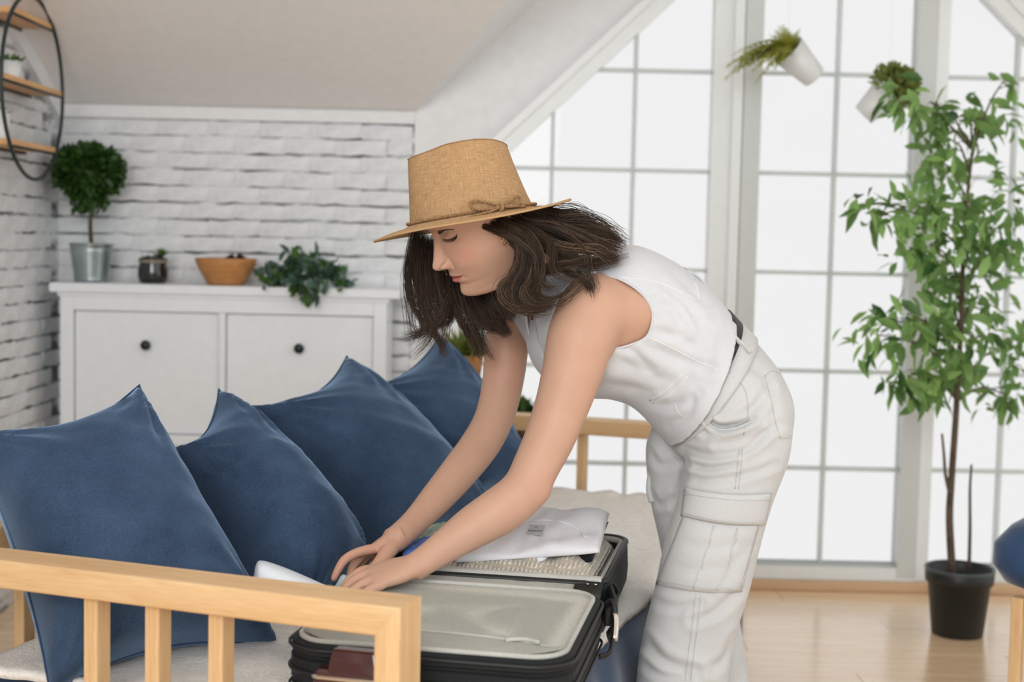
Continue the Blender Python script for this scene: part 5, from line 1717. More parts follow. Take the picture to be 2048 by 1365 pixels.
# near ear and its rings
ev = []
secs = []
for (x, z, rx, rz_) in ((4, -16, 4, 4), (0, -6, 8, 7), (-5, 8, 11, 9), (-8, 20, 11, 8), (-7, 28, 7, 4)): pass
earv, earf = [], []
for i in range(13):
    a = math.pi*(-.5+i/12)
    for j in range(10):
        b = 2*math.pi*j/10
        rr_ = 1
        earv.append((-6+11*math.cos(b)*math.cos(a)*(1 if math.sin(a) > 0 else .75), 70+(7*math.sin(b)*math.cos(a)) + 3*math.cos(a), 8+27*math.sin(a)))
for i in range(12):
    for j in range(10):
        l = (j+1) % 10
        earf.append((i*10+j, i*10+l, (i+1)*10+l, (i+1)*10+j))
mesh('ear', hw(earv), earf, M['skin_ear'] if 'skin_ear' in M else plain('ear_skin', (.57, .345, .243, 1), .5), person, True)
M['gold'] = plain('pale_gold', srgb(222, 196, 150), .2, 1.0)
for k in range(3):
    c = np.array((4-4.0*k, 81, -11+1.5*k)); P = [c+np.array((2.2*math.sin(a), 3.0*math.sin(a)*.4, 5.5*math.cos(a))) for a in np.linspace(0, 2*math.pi, 16, endpoint=False)]
    mb = MB(); mb.tube(hw(P), .0008, 6, closed=True); mb.build('earring', M['gold'], person, True)
# ------------------------------------------------------------------ clothes of the person
M['vest'] = fabric('white_vest_cloth', srgb(208, 211, 215), srgb(216, 219, 223), sheen=.12, weave=1100, var=.012, bump=.06, rough=.75)
M['trouser'] = fabric('offwhite_twill', srgb(199, 201, 201), srgb(209, 211, 211), sheen=.12, weave=900, var=.02, bump=.12, rough=.85)
M['belt'] = plain('black_leather', srgb(26, 32, 36), .4, var=.1)

def poly_dist(X, Y, line):
    L = catmull(line, 6)
    best = np.full(X.shape, 1e9)
    for (a, b) in zip(L[:-1], L[1:]):
        d = b-a; t_ = np.clip(((X-a[0])*d[0]+(Y-a[1])*d[1])/max(d@d, 1e-9), 0, 1)
        best = np.minimum(best, np.hypot(X-a[0]-t_*d[0], Y-a[1]-t_*d[1]))
    return best
def wrinkle(V, N, lines, nearY=None):
    """folds: each a polyline (as seen from the front of the figure), half width and depth in metres; pressed along the normal"""
    X, Y = proj_np(V)
    view = V-np.array(_C); view /= np.linalg.norm(view, axis=1)[:, None]
    facing = np.clip(-(N*view).sum(1)*2.0, 0, 1)
    if nearY is not None: facing = facing*(V[:, 1] < nearY)
    D = np.zeros(len(V))
    for line, w, dep in lines:
        L = np.array(line)
        m = (X > L[:, 0].min()-5*w) & (X < L[:, 0].max()+5*w) & (Y > L[:, 1].min()-5*w) & (Y < L[:, 1].max()+5*w)
        if not m.any(): continue
        d = poly_dist(X[m], Y[m], line)
        ends = np.minimum(1, np.minimum(np.hypot(X[m]-L[0, 0], Y[m]-L[0, 1]), np.hypot(X[m]-L[-1, 0], Y[m]-L[-1, 1]))/(2.5*w)+.15)
        D[m] += dep*ends*(-np.exp(-(d/w)**2)+.55*np.exp(-((d-2.1*w)/(1.1*w))**2))
    return V + N*(D*facing)[:, None]
def cloth_noise(V, N, amp, f1, ax):
    """drag folds: noise stretched along the axis ax"""
    ax = np.array(ax)/np.linalg.norm(ax)
    out = np.empty(len(V))
    S_ = V - np.outer(V@ax, ax)*.78
    for i, p in enumerate(S_):
        out[i] = noise.noise(Vector(p)*f1)+.5*noise.noise(Vector(p)*f1*2.1)
    return V + N*(amp*out)[:, None]
def set_co(me, V):
    me.vertices.foreach_set('co', V.ravel()); me.update()

# --- trousers
tp_parts = [loft_vf([sec(*q) for q in PELV], 56, 6), loft_vf(leg_secs(NL), 44, 6), loft_vf(leg_secs(FL), 44, 6)]
tr = union_mesh('trousers', tp_parts, .0042, 12, .5)
v, n = mesh_arrays(tr)
v = cloth_noise(v, n, .0022, 8, (0.25, 0, 1)); 
TF = [([(1430, 776), (1416, 814), (1420, 842), (1440, 855), (1474, 853), (1504, 840)], 5, .012), ([(1375, 902), (1430, 912), (1490, 900), (1530, 870)], 6, .007), ([(1382, 930), (1420, 938), (1470, 930)], 5, .006), ([(1372, 955), (1420, 962), (1500, 948), (1550, 930)], 6, .004),
      ([(1415, 862), (1460, 852), (1510, 815), (1535, 780)], 8, .007), ([(1440, 895), (1500, 878), (1560, 850)], 7, .004), ([(1530, 760), (1545, 800), (1548, 850)], 7, .003),
      ([(1290, 1285), (1330, 1325), (1390, 1345)], 9, .008), ([(1280, 1320), (1320, 1350), (1370, 1358)], 7, .006), ([(1390, 1240), (1430, 1225), (1480, 1180)], 8, .005), ([(1300, 1200), (1350, 1215), (1400, 1210)], 7, .004),
      ([(1370, 920), (1365, 960), (1352, 1010)], 7, .004), ([(1500, 1090), (1470, 1120), (1440, 1170)], 7, .004), ([(1360, 1080), (1420, 1095), (1490, 1085)], 6, .003), ([(1345, 1130), (1400, 1140), (1450, 1130)], 6, .003),
      ([(1295, 900), (1320, 930), (1350, 925)], 6, .004), ([(1300, 990), (1320, 1010), (1345, 1000)], 6, .004), ([(1470, 1280), (1450, 1320), (1420, 1340)], 8, .005), ([(1480, 730), (1520, 745), (1560, 790)], 8, .003)]
v = wrinkle(v, n, [(l_, w_*1.15, d_*.95) for l_, w_, d_ in TF])
set_co(tr, v)
link('trousers', tr, M['trouser'], person, True)
tv, tn = mesh_arrays(tr)
btr = BVHTree.FromPolygons([tuple(p) for p in tv], [tuple(p.vertices) for p in tr.polygons])
def seam(name, bvh, line, rad, mat, parent=person, off=.0006, per=7):
    P = on_surface_line(bvh, line, off, per)
    if len(P) < 3: return None
    mb = MB(); mb.tube(P, rad, 5); return mb.build(name, mat, parent, True)
def patch(name, bvh, q4, off, mat, parent=person, nu=22, nv=14, sag=0.0, thick=.003, edge=None):
    """cloth patch sewn on: four corners (top left, top right, bottom right, bottom left) laid on the surface"""
    A, B_, C_, D_ = [np.array(q, float) for q in q4]
    V_, F_ = [], []
    last = None
    for i in range(nv+1):
        for j in range(nu+1):
            a, b = j/nu, i/nv
            q = (A*(1-a)+B_*a)*(1-b)+(D_*(1-a)+C_*a)*b
            q[1] += sag*math.sin(math.pi*a)
            e = min(1, min(a, 1-a, b, 1-b)*9)
            h = hit(bvh, q[0], q[1], off*(.45+.55*e))
            if h is None: h = last if last is not None else at(q[0], q[1], 2.6)
            last = h
            V_.append(h)
    for i in range(nv):
        for j in range(nu):
            k = i*(nu+1)+j; F_.append((k, k+nu+1, k+nu+2, k+1))
    o = mesh(name, V_, F_, mat, parent, True)
    md = o.modifiers.new('thick', 'SOLIDIFY'); md.thickness = thick; md.offset = -1
    return o
# cargo pocket and flap
patch('cargo_pocket', btr, [(1368, 1030), (1518, 1046), (1482, 1184), (1313, 1170)], .0055, M['trouser'], sag=8, thick=.005)
patch('pocket_flap', btr, [(1373, 975), (1541, 986), (1527, 1050), (1364, 1033)], .0095, M['trouser'], sag=7, thick=.003)
for ln in ([(1372, 986), (1420, 993), (1480, 997), (1538, 994)], [(1367, 1028), (1420, 1044), (1480, 1052), (1524, 1046)], [(1376, 978), (1370, 1005), (1368, 1028)]):
    pass
S_T = plain('seam_thread', srgb(196, 197, 195), .8, var=.02)
for ln in ([(1478, 900), (1475, 940), (1470, 978)], [(1485, 898), (1482, 940), (1477, 978)], [(1392, 1190), (1385, 1250), (1377, 1310), (1371, 1362)], [(1402, 1190), (1396, 1250), (1388, 1310), (1382, 1362)],
           [(1530, 752), (1542, 800), (1550, 840), (1560, 876)], [(1560, 876), (1575, 877), (1584, 872)], [(1530, 752), (1545, 742), (1560, 748)],
           [(1452, 742), (1475, 760), (1492, 785), (1496, 830), (1487, 870)]):
    seam('seam', btr, ln, .0009, S_T)
seam('pocket_pleat', btr, [(1429, 1052), (1420, 1085), (1405, 1130), (1388, 1178)], .0020, M['trouser'], off=.0052)
seam('pocket_pleat', btr, [(1474, 1056), (1466, 1090), (1452, 1135), (1434, 1182)], .0024, M['trouser'], off=.0052)
for ln, of in (([(1373, 988), (1420, 995), (1480, 1000), (1536, 997)], .0098), ([(1369, 1026), (1420, 1038), (1480, 1045), (1525, 1040)], .0098), ([(1322, 1162), (1380, 1172), (1430, 1178), (1478, 1176)], .0062), ([(1512, 1060), (1496, 1120), (1478, 1172)], .0062)):
    seam('stitching', btr, ln, .0007, S_T, off=of)
vv_, ff_ = tube_vf(catmull([tuple(at(1303, 946, 2.80)), tuple(at(1299, 966, 2.80)), tuple(at(1299, 986, 2.80)), tuple(at(1304, 1004, 2.80))], 4), [.008]*13, 8, True, False, np.array([0, 1., 0]), .8)
mesh('pocket_tab', vv_, ff_, M['trouser'], person, True)
seam('pocket_edge', btr, [(1426, 772), (1411, 812), (1414, 842), (1436, 860), (1474, 858), (1504, 844)], .0026, M['trouser'], off=.001)
seam('pocket_edge', btr, [(1433, 780), (1420, 815), (1423, 838), (1442, 852), (1472, 850), (1498, 838)], .0012, S_T)
# waistband, belt and loops as rings
def ring_band(name, s0, s1, off, th, mat, per=3, arc=None, parent=person):
    V_, F_ = [], []
    n_ = 64
    rows = []
    for s_ in (s0, s1):
        c, u, w, e = [np.array(q, float) if k < 3 else q for k, q in enumerate(s_)]
        u = u*(1+off/np.linalg.norm(u)); w = w*(1+off/np.linalg.norm(w))
        row = []
        for k in range(n_):
            a = 2*math.pi*k/n_ if arc is None else -arc+2*arc*k/(n_-1); ca, sa = math.cos(a), math.sin(a)
            row.append(c+u*math.copysign(abs(ca)**(2/e), ca)+w*math.copysign(abs(sa)**(2/e), sa))
        rows.append(row)
    for t_ in range(per+1):
        for k in range(n_): V_.append(rows[0][k]*(1-t_/per)+rows[1][k]*t_/per)
    for t_ in range(per):
        for k in range(n_):
            l = (k+1) % n_
            if arc is None or l: F_.append((t_*n_+k, t_*n_+l, (t_+1)*n_+l, (t_+1)*n_+k))
    o = mesh(name, V_, F_, mat, parent, True)
    md = o.modifiers.new('thick', 'SOLIDIFY'); md.thickness = th; md.offset = 0
    return o
wb0 = ((1474, 648), (1340, 868), 2.735, .158, 1, 2.2); wb1 = ((1502, 676), (1346, 886), 2.735, .166, 1, 2.25)
ring_band('waistband', sec(*wb0), sec(*wb1), .005, .004, M['trouser'])
bl0 = ((1454, 624), (1332, 846), 2.735, .150, 1, 2.2); bl1 = ((1482, 655), (1342, 868), 2.735, .158, 1, 2.2)
ring_band('belt', sec(*bl0), sec(*bl1), .0035, .004, M['belt'], arc=1.15)

# --- vest
VT = [q for q in TORSO[:-1]] + [((1459, 631), (1336, 888), 2.735, .172, 1, 2.3), ((1490, 668), (1360, 930), 2.735, .180, 1, 2.3)]
vs = union_mesh('vest', [loft_vf([sec(*q) for q in VT], 64, 8)], .0036, 3)
v, n = mesh_arrays(vs)
v = cloth_noise(v, n, .0011, 9, (-.8, 0, .5))
VF = [([(1312, 600), (1345, 622), (1365, 660)], 7, .005), ([(1330, 575), (1370, 612), (1392, 640)], 7, .004), ([(1310, 665), (1350, 672), (1400, 700)], 7, .005), ([(1300, 690), (1350, 716), (1420, 735)], 8, .004),
      ([(1230, 720), (1280, 735), (1340, 770)], 9, .004), ([(1205, 770), (1260, 775), (1320, 790)], 8, .004), ([(1280, 800), (1330, 810), (1380, 800)], 7, .004), ([(1380, 600), (1400, 640), (1410, 690)], 8, .003),
      ([(1240, 690), (1270, 705), (1300, 735)], 6, .004), ([(1350, 560), (1390, 590), (1420, 625)], 7, .003), ([(1420, 640), (1425, 690), (1410, 740)], 7, .003), ([(1345, 850), (1375, 830), (1395, 790)], 7, .004)]
v = wrinkle(v, n, [(l_, w_*1.25, d_*.8) for l_, w_, d_ in VF])
set_co(vs, v)
# cut the armholes, the neck and the open hem
AH = [(1224, 700), (1258, 690), (1291, 674), (1303, 644), (1300, 613), (1275, 582), (1235, 559), (1188, 551), (1150, 563), (1120, 596), (1099, 645), (1088, 700), (1098, 752), (1140, 752), (1185, 725)]
AHc = catmull(AH, 6, True)
def inside(X, Y, poly):
    c = np.zeros(X.shape, bool)
    m = len(poly); j = m-1
    for i in range(m):
        xi, yi = poly[i]; xj, yj = poly[j]
        cond = ((yi > Y) != (yj > Y)) & (X < (xj-xi)*(Y-yi)/(yj-yi+1e-12)+xi)
        c ^= cond; j = i
    return c
X, Y = proj_np(v)
ctrY = 2.72
cut = inside(X, Y, AHc) & (v[:, 1] < ctrY-.03)
fs_ = np.array(at(1040, 622, 2.87))
cut |= (np.linalg.norm(v-fs_, axis=1) < .078)
c0, u0_, w0_, _e = sec(*TORSO[0]); c6, u6, w6, _e6 = sec(*TORSO[-1])
nrm0 = np.cross(np.array(u0_), np.array(w0_)); nrm0 /= np.linalg.norm(nrm0); d0 = (v-np.array(c0))@nrm0
inn = np.array(sec(*TORSO[2])[0])-np.array(c0)
if inn@nrm0 < 0: d0 = -d0
cut |= d0 < .004
nrm6 = np.cross(np.array(u6), np.array(w6)); nrm6 /= np.linalg.norm(nrm6); d6 = (v-np.array(c6))@nrm6
inn = np.array(sec(*TORSO[4])[0])-np.array(c6)
if inn@nrm6 < 0: d6 = -d6
tt_ = (v-np.array(c6))@np.array(u6)/(np.array(u6)@np.array(u6))
cut |= d6 < .003-.013*np.clip(1-tt_*tt_, 0, 1)
bm = bmesh.new(); bm.from_mesh(vs); bm.verts.ensure_lookup_table()
bmesh.ops.delete(bm, geom=[bm.verts[i] for i in np.nonzero(cut)[0]], context='VERTS')
for it_ in range(6):
    bnd = {}
    for e_ in bm.edges:
        if e_.is_boundary:
            for a_, b_ in ((e_.verts[0], e_.verts[1]), (e_.verts[1], e_.verts[0])): bnd.setdefault(a_, []).append(b_.co.copy())
    for vv_, nb_ in bnd.items():
        if len(nb_) == 2: vv_.co = vv_.co*.4+(nb_[0]+nb_[1])*.3
full = bpy.data.meshes.new('full'); 
bm.to_mesh(vs); bm.free(); vs.update()
vo_ = link('vest', vs, M['vest'], person, True)
md = vo_.modifiers.new('thick', 'SOLIDIFY'); md.thickness = .0022; md.offset = 1
# a whole copy of the surface to lay the trimmings on
tv2 = union_mesh('torso_form', [loft_vf([sec(*q) for q in VT], 64, 8)], .006, 4)
a_, b_ = mesh_arrays(tv2)
bto = BVHTree.FromPolygons([tuple(p) for p in a_], [tuple(p.vertices) for p in tv2.polygons])
bpy.data.meshes.remove(tv2)
P = [h for h in (hit(bto, x, y, .003) for x, y in AHc) if h is not None]
mb = MB(); mb.tube(P, .0022, 6, closed=True); mb.build('armhole_binding', M['vest'], person, True)
vv__, _n = mesh_arrays(vs)
bve = BVHTree.FromPolygons([tuple(p) for p in vv__], [tuple(p.vertices) for p in vs.polygons])
S_V = plain('vest_seam', srgb(224, 223, 221), .8, var=.01)
for ln, r_ in (([(1293, 674), (1340, 694), (1390, 720), (1438, 742)], .0014), ([(1232, 556), (1290, 560), (1340, 575), (1396, 603)], .0013), ([(1396, 603), (1394, 585), (1388, 562)], .0014),
               ([(1300, 800), (1335, 778), (1366, 748)], .0016), ([(1307, 806), (1345, 786), (1376, 752)], .0014), ([(1350, 806), (1358, 824), (1368, 834)], .0012)):
    seam('seam', bve, ln, r_, S_V, off=.0018)
# front panels hanging open below the chest
def sheet(name, A, B_, mat, nu=10, th_=.002):
    P0 = catmull([tuple(at(*q)) for q in A], 6); P1 = catmull([tuple(at(*q)) for q in B_], 6)
    V_, F_ = [], []
    m = len(P0)
    for i in range(m):
        for j in range(nu+1):
            a = j/nu; q = P0[i]*(1-a)+P1[i]*a
            q = q + np.array((0, -.006*math.sin(math.pi*a), 0))
            V_.append(q)
    for i in range(m-1):
        for j in range(nu):
            k = i*(nu+1)+j; F_.append((k, k+nu+1, k+nu+2, k+1))
    o = mesh(name, V_, F_, mat, person, True)
    md = o.modifiers.new('thick', 'SOLIDIFY'); md.thickness = th_
    return o, P0, P1
o, e0, e1 = sheet('far_front_panel', [(1000, 598, 2.80), (1022, 634, 2.81), (1042, 668, 2.80), (1056, 694, 2.78), (1066, 712, 2.75), (1085, 732, 2.70)], [(1050, 585, 2.70), (1052, 628, 2.715), (1056, 660, 2.72), (1063, 690, 2.715), (1072, 712, 2.70), (1088, 728, 2.68)], M['vest'])
mb = MB(); mb.tube(e1, .0024, 6); mb.build('lapel_edge', M['vest'], o, True)
o, e0, e1 = sheet('near_front_panel', [(1069, 600, 2.63), (1070, 640, 2.64), (1074, 672, 2.65), (1080, 700, 2.655), (1087, 722, 2.66)], [(1118, 592, 2.565), (1104, 636, 2.57), (1098, 672, 2.575), (1098, 700, 2.58), (1104, 728, 2.59)], M['vest'])
# shoulder of the vest, lying over the collar bone
bbo = BVHTree.FromPolygons([tuple(q) for q in bvv], bfaces)
Ls = catmull([(1104, 522), (1084, 566), (1072, 606), (1068, 652)], 6); Rs = catmull([(1192, 549), (1150, 562), (1116, 598), (1098, 652)], 6)
V_, F_ = [], []
for a_, b_ in zip(Ls, Rs):
    for j in range(13):
        q = a_*(1-j/12)+b_*(j/12)
        h = hit(bbo, q[0], q[1], .0045)
        h2 = hit(bto, q[0], q[1], .0035)
        if h is None or (h2 is not None and h2.y < h.y): h = h2 if h2 is not None else (V_[-1] if V_ else at(q[0], q[1], 2.6))
        V_.append(h)
n1 = len(Ls)
arr = np.array([tuple(q) for q in V_]).reshape(n1, 13, 3)
for _ in range(12):
    b2 = arr.copy()
    b2[1:-1, :] = arr[1:-1, :]*.5+(arr[:-2, :]+arr[2:, :])*.25
    arr = b2.copy()
    b2[:, 1:-1] = arr[:, 1:-1]*.5+(arr[:, :-2]+arr[:, 2:])*.25
    arr = b2
arr[:, :, 1] -= .004
for i in range(n1-1):
    for j in range(12):
        k = i*13+j; F_.append((k, k+13, k+14, k+1))
o = mesh('shoulder_strap', arr.reshape(-1, 3), F_, M['vest'], person, True)
md = o.modifiers.new('thick', 'SOLIDIFY'); md.thickness = .003
mb = MB(); mb.tube([Vector(q) for q in arr[:, 12]], .0022, 6); mb.build('strap_edge', M['vest'], o, True)
# strap and buckle on the back
q = [at(1352, 545, 2.73)+Vector((0, -.02, .004)), at(1378, 553, 2.73)+Vector((0, -.02, .008)), at(1400, 570, 2.73)+Vector((0, -.02, .009)), at(1414, 588, 2.73)+Vector((0, -.02, .004))]
Q = catmull([tuple(a) for a in q], 5)
vv_, ff_ = tube_vf(Q, .009, 8, True, False, np.array([0, 1., 0]), .35)
mesh('back_strap', vv_, ff_, M['vest'], person, True)
bk = at(1373, 549, 2.725)
mb = MB(); mb.tube([bk+Vector((.013*math.cos(a), 0.004*math.sin(2*a)-.015, .006*math.sin(a)-.013*math.cos(a)*.55+.004)) for a in np.linspace(0, 2*math.pi, 16, endpoint=False)], .0013, 6, closed=True)
mb.build('strap_buckle', M['chrome'], person, True)
# belt loop over the waistband
for ln in ([(1461, 676), (1470, 688), (1484, 700), (1495, 712)],):
    P = []
    for (x, y) in catmull(ln, 4):
        h = hit(btr, x, y, .010)
        if h is not None: P.append(h)
    if len(P) > 3:
        vv_, ff_ = tube_vf(P, .0055, 6, True, False, None, .45); mesh('belt_loop', vv_, ff_, M['trouser'], person, True)
# shoes on the floor
M['shoe'] = plain('white_shoe', srgb(214, 212, 208), .5, var=.03)
for (L, nm) in ((NL, 0), (FL, 1)):
    y_, xl, xr, Yd, _d = L[-1]
    c = at((xl+xr)/2-20, y_, Yd)
    secs = [((c.x+.11, c.y, .035), (0, .028, 0), (0, 0, .034), 2.3), ((c.x+.07, c.y, .045), (0, .038, 0), (0, 0, .045), 2.4), ((c.x-.02, c.y, .045), (0, .042, 0), (0, 0, .045), 2.4), ((c.x-.09, c.y, .034), (0, .047, 0), (0, 0, .034), 2.4), ((c.x-.15, c.y, .024), (0, .040, 0), (0, 0, .023), 2.3), ((c.x-.175, c.y, .018), (0, .018, 0), (0, 0, .015), 2)]
    vv_, ff_ = loft_vf(secs, 24, 4); mesh('shoe', vv_, ff_, M['shoe'], person, True)
# ------------------------------------------------------------------ hair
t = NT('dark_brown_hair')
at_ = t.n('ShaderNodeAttribute'); at_.attribute_name = 'tint'
t.l(at_.outputs['Color'], t.p.inputs['Base Color'])
t.set(Roughness=.42, Specular_IOR_Level=.32)
M['hair'] = t.m
hrng = np.random.default_rng(3)
HVv, HFf, HCc = [], [], []
hcount = [0]
def lock(pts, w, n, Y=None, seed=0, frizz=1.6, rad=.00036, spread=1.0, light=.27):
    n = int(n*(2.5 if pts[0][0] > 950 else 1.35))
    if pts[0][0] > 950 and 436 < pts[0][1] < 458: pts = [(pts[0][0]-10, pts[0][1]-24, pts[0][2]+.012)] + list(pts)
    """a lock of hair: guide points (px, py, Y); w = half widths at root, middle, tip"""
    G_ = np.array([tuple(at(*q)) for q in pts])
    C_ = catmull(G_, 4)
    m = len(C_)
    T, N, B = frames(C_)
    s = np.linspace(0, 1, m)
    wid = np.interp(s, [0, .5, 1], w)
    for k in range(n):
        a = hrng.uniform(0, 2*math.pi); r = math.sqrt(hrng.uniform(0, 1))
        ph = hrng.uniform(0, 6.28, 3); am = hrng.normal(0, 1, 3)
        end = hrng.uniform(.72, 1.0) if hrng.uniform() < .6 else 1.0
        mm = max(5, int(m*end))
        wob = .0022*frizz*np.sin(s*7+ph[0])*am[0]*s + .0012*frizz*np.sin(s*15+ph[1])*am[1]*s
        wob2 = .0022*frizz*np.sin(s*6+ph[2])*am[2]*s
        dr = hrng.normal(0, 1, 2)*.0032*frizz
        wob = wob + dr[0]*s**1.6; wob2 = wob2 + dr[1]*s**1.6
        off = (r*np.cos(a)*wid+wob)[:, None]*N*spread + (r*np.sin(a)*wid*.75+wob2)[:, None]*B*spread
        i0 = int(hrng.integers(0, 4)) if pts[0][0] > 940 and pts[0][1] < 440 else 0
        P = (C_+off)[i0:mm]; mm0 = mm; mm = len(P)
        rd = rad*hrng.uniform(.6, 1.3)*np.clip(np.minimum(1, (1-np.linspace(0, 1, mm))*4+.12), 0, 1)
        rd = rd*np.clip(np.linspace(0, 1, mm)*9+.25, 0, 1)
        Nn = N[i0:mm0]; Bb = B[i0:mm0]
        base = hcount[0]
        ang = hrng.uniform(0, 6.28)
        for j in range(3):
            b = ang+2*math.pi*j/3
            HVv.append(P + rd[:, None]*(math.cos(b)*Nn+math.sin(b)*Bb))
        hcount[0] += 3*mm
        i = np.arange(mm-1)
        for j in range(3):
            l = (j+1) % 3
            HFf.append(np.stack([base+j*mm+i, base+l*mm+i, base+l*mm+i+1, base+j*mm+i+1], 1))
        g = hrng.uniform(0, 1)**2.4
        col = np.array((.021, .0132, .0090))*(1-g*light*2)+np.array((.175, .104, .060))*g*light*2
        tipg = np.linspace(0, 1, mm)[:, None]
        cc_ = col*(1+.5*tipg)
        for j in range(3): HCc.append(cc_)
def jit(pts, d, dy=.012):
    o = hrng.normal(0, 1, 3); out = []
    for i, (x, y, Yd) in enumerate(pts):
        s = i/(len(pts)-1)
        out.append((x+d*(o[0]*(.4+.6*s)+.35*hrng.normal()*s), y+d*(.6*o[1]*(.3+.7*s)+.35*hrng.normal()*s), Yd+dy*o[2]))
    return out
def locks(pts, w, n, copies=2, d=9, dy=.012, **kw):
    lock(pts, w, n, **kw)
    for c in range(copies): lock(jit(pts, d, dy), (w[0], w[1]*.8, w[2]*.8), int(n*.6), **kw)
YF, YN = 2.70, 2.545
# far side, hanging in front of the cheek line
locks([(832, 462, 2.69), (816, 540, YF), (822, 600, YF), (846, 650, YF), (838, 667, YF), (806, 671, YF)], (.012, .005, .001), 40, 2, 5)
locks([(838, 462, 2.69), (829, 545, YF), (842, 612, YF), (862, 656, YF), (882, 686, YF), (893, 714, YF)], (.014, .005, .001), 40, 2, 6)
locks([(846, 466, 2.69), (840, 550, YF), (852, 612, YF), (868, 650, YF), (856, 684, YF), (822, 718, YF)], (.014, .005, .0008), 36, 1, 6)
locks([(856, 470, 2.70), (858, 550, YF), (866, 606, YF), (876, 640, YF), (858, 662, YF), (812, 682, YF)], (.016, .006, .001), 44, 2, 6)
locks([(866, 480, 2.71), (872, 556, 2.71), (884, 604, 2.71), (886, 636, 2.71), (852, 668, 2.70)], (.020, .008, .001), 60, 2, 7)
locks([(860, 480, 2.715), (868, 550, 2.715), (880, 590, 2.715), (892, 618, 2.715)], (.024, .012, .004), 80, 2, 7)
locks([(846, 476, 2.715), (846, 530, 2.715), (852, 580, 2.715), (862, 610, 2.715)], (.022, .012, .003), 70, 1, 6)
locks([(876, 500, 2.725), (884, 560, 2.725), (892, 600, 2.725), (900, 634, 2.725)], (.024, .018, .006), 100, 1, 7)
# under the chin
locks([(905, 510, 2.74), (915, 585, 2.74), (924, 636, 2.73), (946, 682, 2.73), (962, 714, 2.73)], (.03, .012, .001), 70, 2, 8)
locks([(925, 530, 2.74), (942, 595, 2.73), (958, 636, 2.72), (982, 654, 2.71), (1008, 658, 2.70)], (.03, .014, .002), 90, 3, 8)
locks([(950, 540, 2.74), (970, 598, 2.72), (984, 630, 2.71), (998, 650, 2.70), (1012, 668, 2.70)], (.03, .014, .002), 90, 3, 8)
locks([(915, 540, 2.74), (912, 600, 2.74), (898, 636, 2.74), (866, 664, 2.73)], (.026, .010, .001), 60, 2, 8)
locks([(940, 540, 2.75), (940, 610, 2.75), (952, 650, 2.74), (964, 690, 2.74), (985, 722, 2.74)], (.028, .008, .0006), 40, 1, 6)
locks([(980, 540, 2.70), (992, 590, 2.69), (1005, 625, 2.68), (1018, 642, 2.66)], (.026, .014, .002), 80, 2, 8)
locks([(930, 560, 2.75), (944, 600, 2.75), (956, 630, 2.74), (966, 655, 2.74)], (.034, .024, .008), 120, 1, 8)
# near side: swept back over the ear, then falling to the shoulder
locks([(958, 446, 2.572), (984, 460, 2.556), (1012, 470, 2.548), (1040, 484, 2.545), (1070, 512, 2.54), (1078, 548, 2.53), (1092, 572, 2.52), (1120, 578, 2.51)], (.006, .005, .001), 40, 1, 4)
locks([(972, 446, 2.566), (1006, 464, 2.552), (1036, 486, 2.545), (1041, 520, 2.54), (1026, 552, 2.537), (1008, 574, 2.535), (1014, 600, 2.53), (1044, 618, 2.52), (1086, 614, 2.515)], (.007, .0055, .001), 60, 2, 4, light=.5)
locks([(985, 446, 2.562), (1024, 468, 2.548), (1048, 500, 2.542), (1046, 540, 2.536), (1026, 575, 2.532), (1030, 604, 2.525), (1062, 622, 2.515), (1104, 616, 2.51)], (.009, .006, .001), 64, 2, 5)
locks([(998, 446, 2.560), (1042, 470, 2.548), (1064, 510, 2.54), (1058, 555, 2.532), (1046, 584, 2.526), (1064, 608, 2.516), (1106, 608, 2.51)], (.010, .007, .001), 64, 2, 6, light=.5)
locks([(1010, 446, 2.562), (1056, 468, 2.55), (1080, 506, 2.54), (1080, 545, 2.53), (1072, 574, 2.522), (1082, 598, 2.512), (1118, 600, 2.505)], (.012, .006, .001), 50, 1, 6)
locks([(1024, 446, 2.57), (1076, 464, 2.558), (1106, 494, 2.545), (1106, 526, 2.53), (1114, 550, 2.52), (1150, 566, 2.51)], (.014, .005, .001), 24, 1, 6)
locks([(1036, 446, 2.58), (1096, 454, 2.57), (1146, 478, 2.56), (1172, 508, 2.55), (1177, 540, 2.54), (1190, 572, 2.53)], (.012, .004, .0005), 14, 0, 7)
locks([(1046, 444, 2.60), (1108, 448, 2.59), (1164, 466, 2.585), (1210, 488, 2.58), (1246, 500, 2.575)], (.014, .009, .001), 70, 3, 8, light=.5)
locks([(1056, 442, 2.62), (1116, 440, 2.61), (1174, 456, 2.605), (1216, 474, 2.60), (1252, 486, 2.60)], (.012, .007, .001), 60, 2, 6)
locks([(1064, 440, 2.63), (1104, 432, 2.63), (1140, 430, 2.63), (1160, 442, 2.62), (1150, 458, 2.62)], (.008, .004, .0006), 24, 2, 6, frizz=2)
locks([(1070, 440, 2.63), (1120, 434, 2.63), (1166, 440, 2.63), (1180, 456, 2.62)], (.008, .004, .0006), 24, 2, 6, frizz=2)
locks([(1020, 450, 2.60), (1070, 474, 2.59), (1110, 506, 2.58), (1150, 520, 2.57), (1198, 520, 2.56), (1238, 512, 2.56)], (.016, .010, .001), 80, 3, 9)
locks([(1010, 455, 2.58), (1046, 498, 2.565), (1074, 530, 2.555), (1096, 536, 2.545), (1136, 528, 2.535), (1180, 520, 2.53)], (.014, .007, .001), 50, 1, 7)
locks([(1030, 480, 2.60), (1048, 530, 2.59), (1040, 578, 2.58), (1030, 610, 2.57), (1016, 640, 2.57)], (.018, .010, .002), 70, 2, 7)
locks([(1060, 470, 2.58), (1100, 488, 2.57), (1140, 496, 2.565), (1180, 496, 2.56), (1216, 506, 2.56), (1234, 526, 2.56)], (.014, .009, .001), 60, 2, 8, light=.55)
